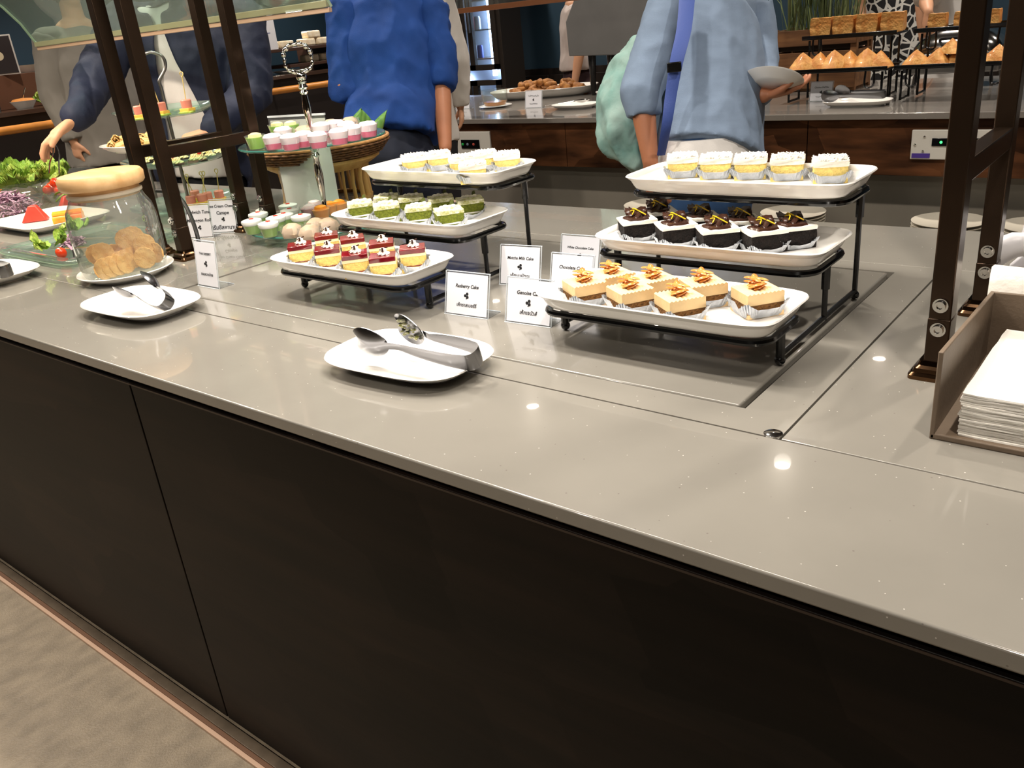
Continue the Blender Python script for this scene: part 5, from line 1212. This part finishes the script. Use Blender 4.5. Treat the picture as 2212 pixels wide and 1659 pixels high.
jb = B(); c, n2, p2 = ng(C), ng(N), ng(P)
jb.limb([p2-Vector((0, 0, .02)), p2.lerp(c, .5), c, c.lerp(n2, .6), n2-Vector((0, 0, .03))], [(.235, .172), (.235, .172), (.262, .165), (.225, .135), (.12, .09)], 24, lat=IR)
for k in 'RL':
    S, E, W = (ng(v) for v in J[k][:3]); jb.limb([c.lerp(n2, .55), S], [.08, .08], 14); jb.limb([S, S.lerp(E, .5), E, E.lerp(W, .45), E.lerp(W, .92)], [.095, .095, .092, .078, .062], 16)
me = grow(jb, .011, 4); folds(me, .012, 8)
bm = bmesh.new(); bm.from_mesh(me); rm = []
for f in bm.faces:
    q = f.calc_center_median()
    u = (c.z+.10-q.z)/.45; wd = .022+.085*max(0, u)+(.05 if q.z > n2.z-.07 else 0); cen = -.10+.055*u
    if f.normal.dot(-AW) > .15 and abs((q-c).dot(IR)-cen) < wd and (q-c).dot(-AW) > .04: rm.append(f)
bmesh.ops.delete(bm, geom=rm, context='FACES')
for _ in range(14):        # even out the cut edge
    new = {}
    for v in bm.verts:
        es = [e for e in v.link_edges if e.is_boundary]
        if len(es) == 2: new[v] = v.co*.4+(es[0].other_vert(v).co+es[1].other_vert(v).co)*.3
    for v, q in new.items(): v.co = q
bm.to_mesh(me); bm.free()
me = evaluate(me, [('SOLIDIFY', dict(thickness=.004, offset=-1))]); me.polygons.foreach_set('use_smooth', [True]*len(me.polygons)); me.materials.clear(); me.materials.append(m_navy); link('jacket', me, nv)
# salad tongs in his hand
tp = dp(118, 318, 3.42); t = thing('salad_tongs', 'thin steel salad tongs held by the person in navy', 'tongs', tp)
for s, e in ((-1, dp(106, 374, 3.5)), (1, dp(128, 374, 3.5))):
    B().tube(catmull([(0, 0, .03), IR*(.012*s)+Vector((0, 0, -.02)), (e-tp)*.6+IR*(.006*s), e-tp], 5), [(.0065, .0014)]*16, 8, lat=AW).build('arm', m_tong, t)
# person in grey further back
def simple(label, px, d, fwd, lat, ysh, ywaist, top, bottom, skin=m_skin, sleeve=.3, arms=None, hem=None, scale=1., **k):
    N = dp(px, ysh, d); N.z = N.z+.03; P = Vector((N.x, N.y, .93)); C = Vector((N.x, N.y, N.z-.20)); Hd = N+Vector((0, 0, .19)); lat = Vector(lat).normalized(); fwd = Vector(fwd).normalized()
    J = dict(P=P, C=C, N=N, H=Hd)
    for key, s in (('R', -1), ('L', 1)):
        S = N+lat*(.185*s)-Vector((0, 0, .08)); J[key] = (S, S+lat*(.05*s)-Vector((0, 0, .28)), S+lat*(.04*s)-Vector((0, 0, .52))+fwd*.06, DN, -lat*s, fwd, .5)
    if arms: J.update(arms(J, S))
    return person(label, (P.x, P.y), fwd, lat, J, skin, top, bottom, m_hair, voxel=.008, hem=hem, sleeve=sleeve, shirt_voxel=.012, **k)
simple('person in a plain grey uniform behind the salads', 165, 4.7, -AW*.4+IR*.5, -AW*.5-IR*.4, 60, 0, m_greycl, m_blackcl, sleeve=1.0, hem=.90, bulk=.05)
simple('chef in white uniform half hidden by the person in blue', 872, 4.4, AW, IR, -10, 0, mat('chef_white', (206, 200, 194), .8, var=.03, scale=8), m_blackcl, sleeve=1.0, hem=.86)
simple('person in a pale tee and maroon skirt behind the grey machine', 1240, 6.75, -IR*.8-AW*.2, -AW, 10, 0, mat('pale_tee', (190, 176, 170), .85, var=.05, scale=8), mat('maroon_cloth', (52, 30, 34), .85), sleeve=.3, hem=1.02)
# zigzag dress
m_zig = bpy.data.materials.new('zigzag_print'); m_zig.use_nodes = True; nt = m_zig.node_tree; pb_ = nt.nodes['Principled BSDF']; pb_.inputs['Roughness'].default_value = .8
tc = nt.nodes.new('ShaderNodeTexCoord'); vo = nt.nodes.new('ShaderNodeTexVoronoi'); vo.feature = 'DISTANCE_TO_EDGE'; vo.inputs['Scale'].default_value = 17; nt.links.new(tc.outputs['Object'], vo.inputs['Vector'])
gt_ = nt.nodes.new('ShaderNodeMath'); gt_.operation = 'LESS_THAN'; gt_.inputs[1].default_value = .09; nt.links.new(vo.outputs['Distance'], gt_.inputs[0])
mx = nt.nodes.new('ShaderNodeMix'); mx.data_type = 'RGBA'; mx.inputs[6].default_value = (.012, .012, .014, 1); mx.inputs[7].default_value = (.75, .74, .70, 1); nt.links.new(gt_.outputs[0], mx.inputs['Factor']); nt.links.new(mx.outputs[2], pb_.inputs['Base Color'])
simple('person in a black dress with white zigzag print behind the pastry racks', 1940, 5.7, -AW, -IR, -110, 0, m_zig, m_blackcl, sleeve=.3, hem=.55, bulk=.03)
def reach(J, S):
    S = dp(2015, -70, 5.15); E = dp(2000, 5, 5.05); W = dp(2005, 25, 4.98); return dict(R=(S, E, W, DN+IR*.15, AW, IR, .35))
simple('person in a white shirt reaching for the turnovers', 2085, 5.2, -AW, -IR, -125, 0, m_whitecl, m_whitecl, sleeve=.45, hem=.75, arms=reach)
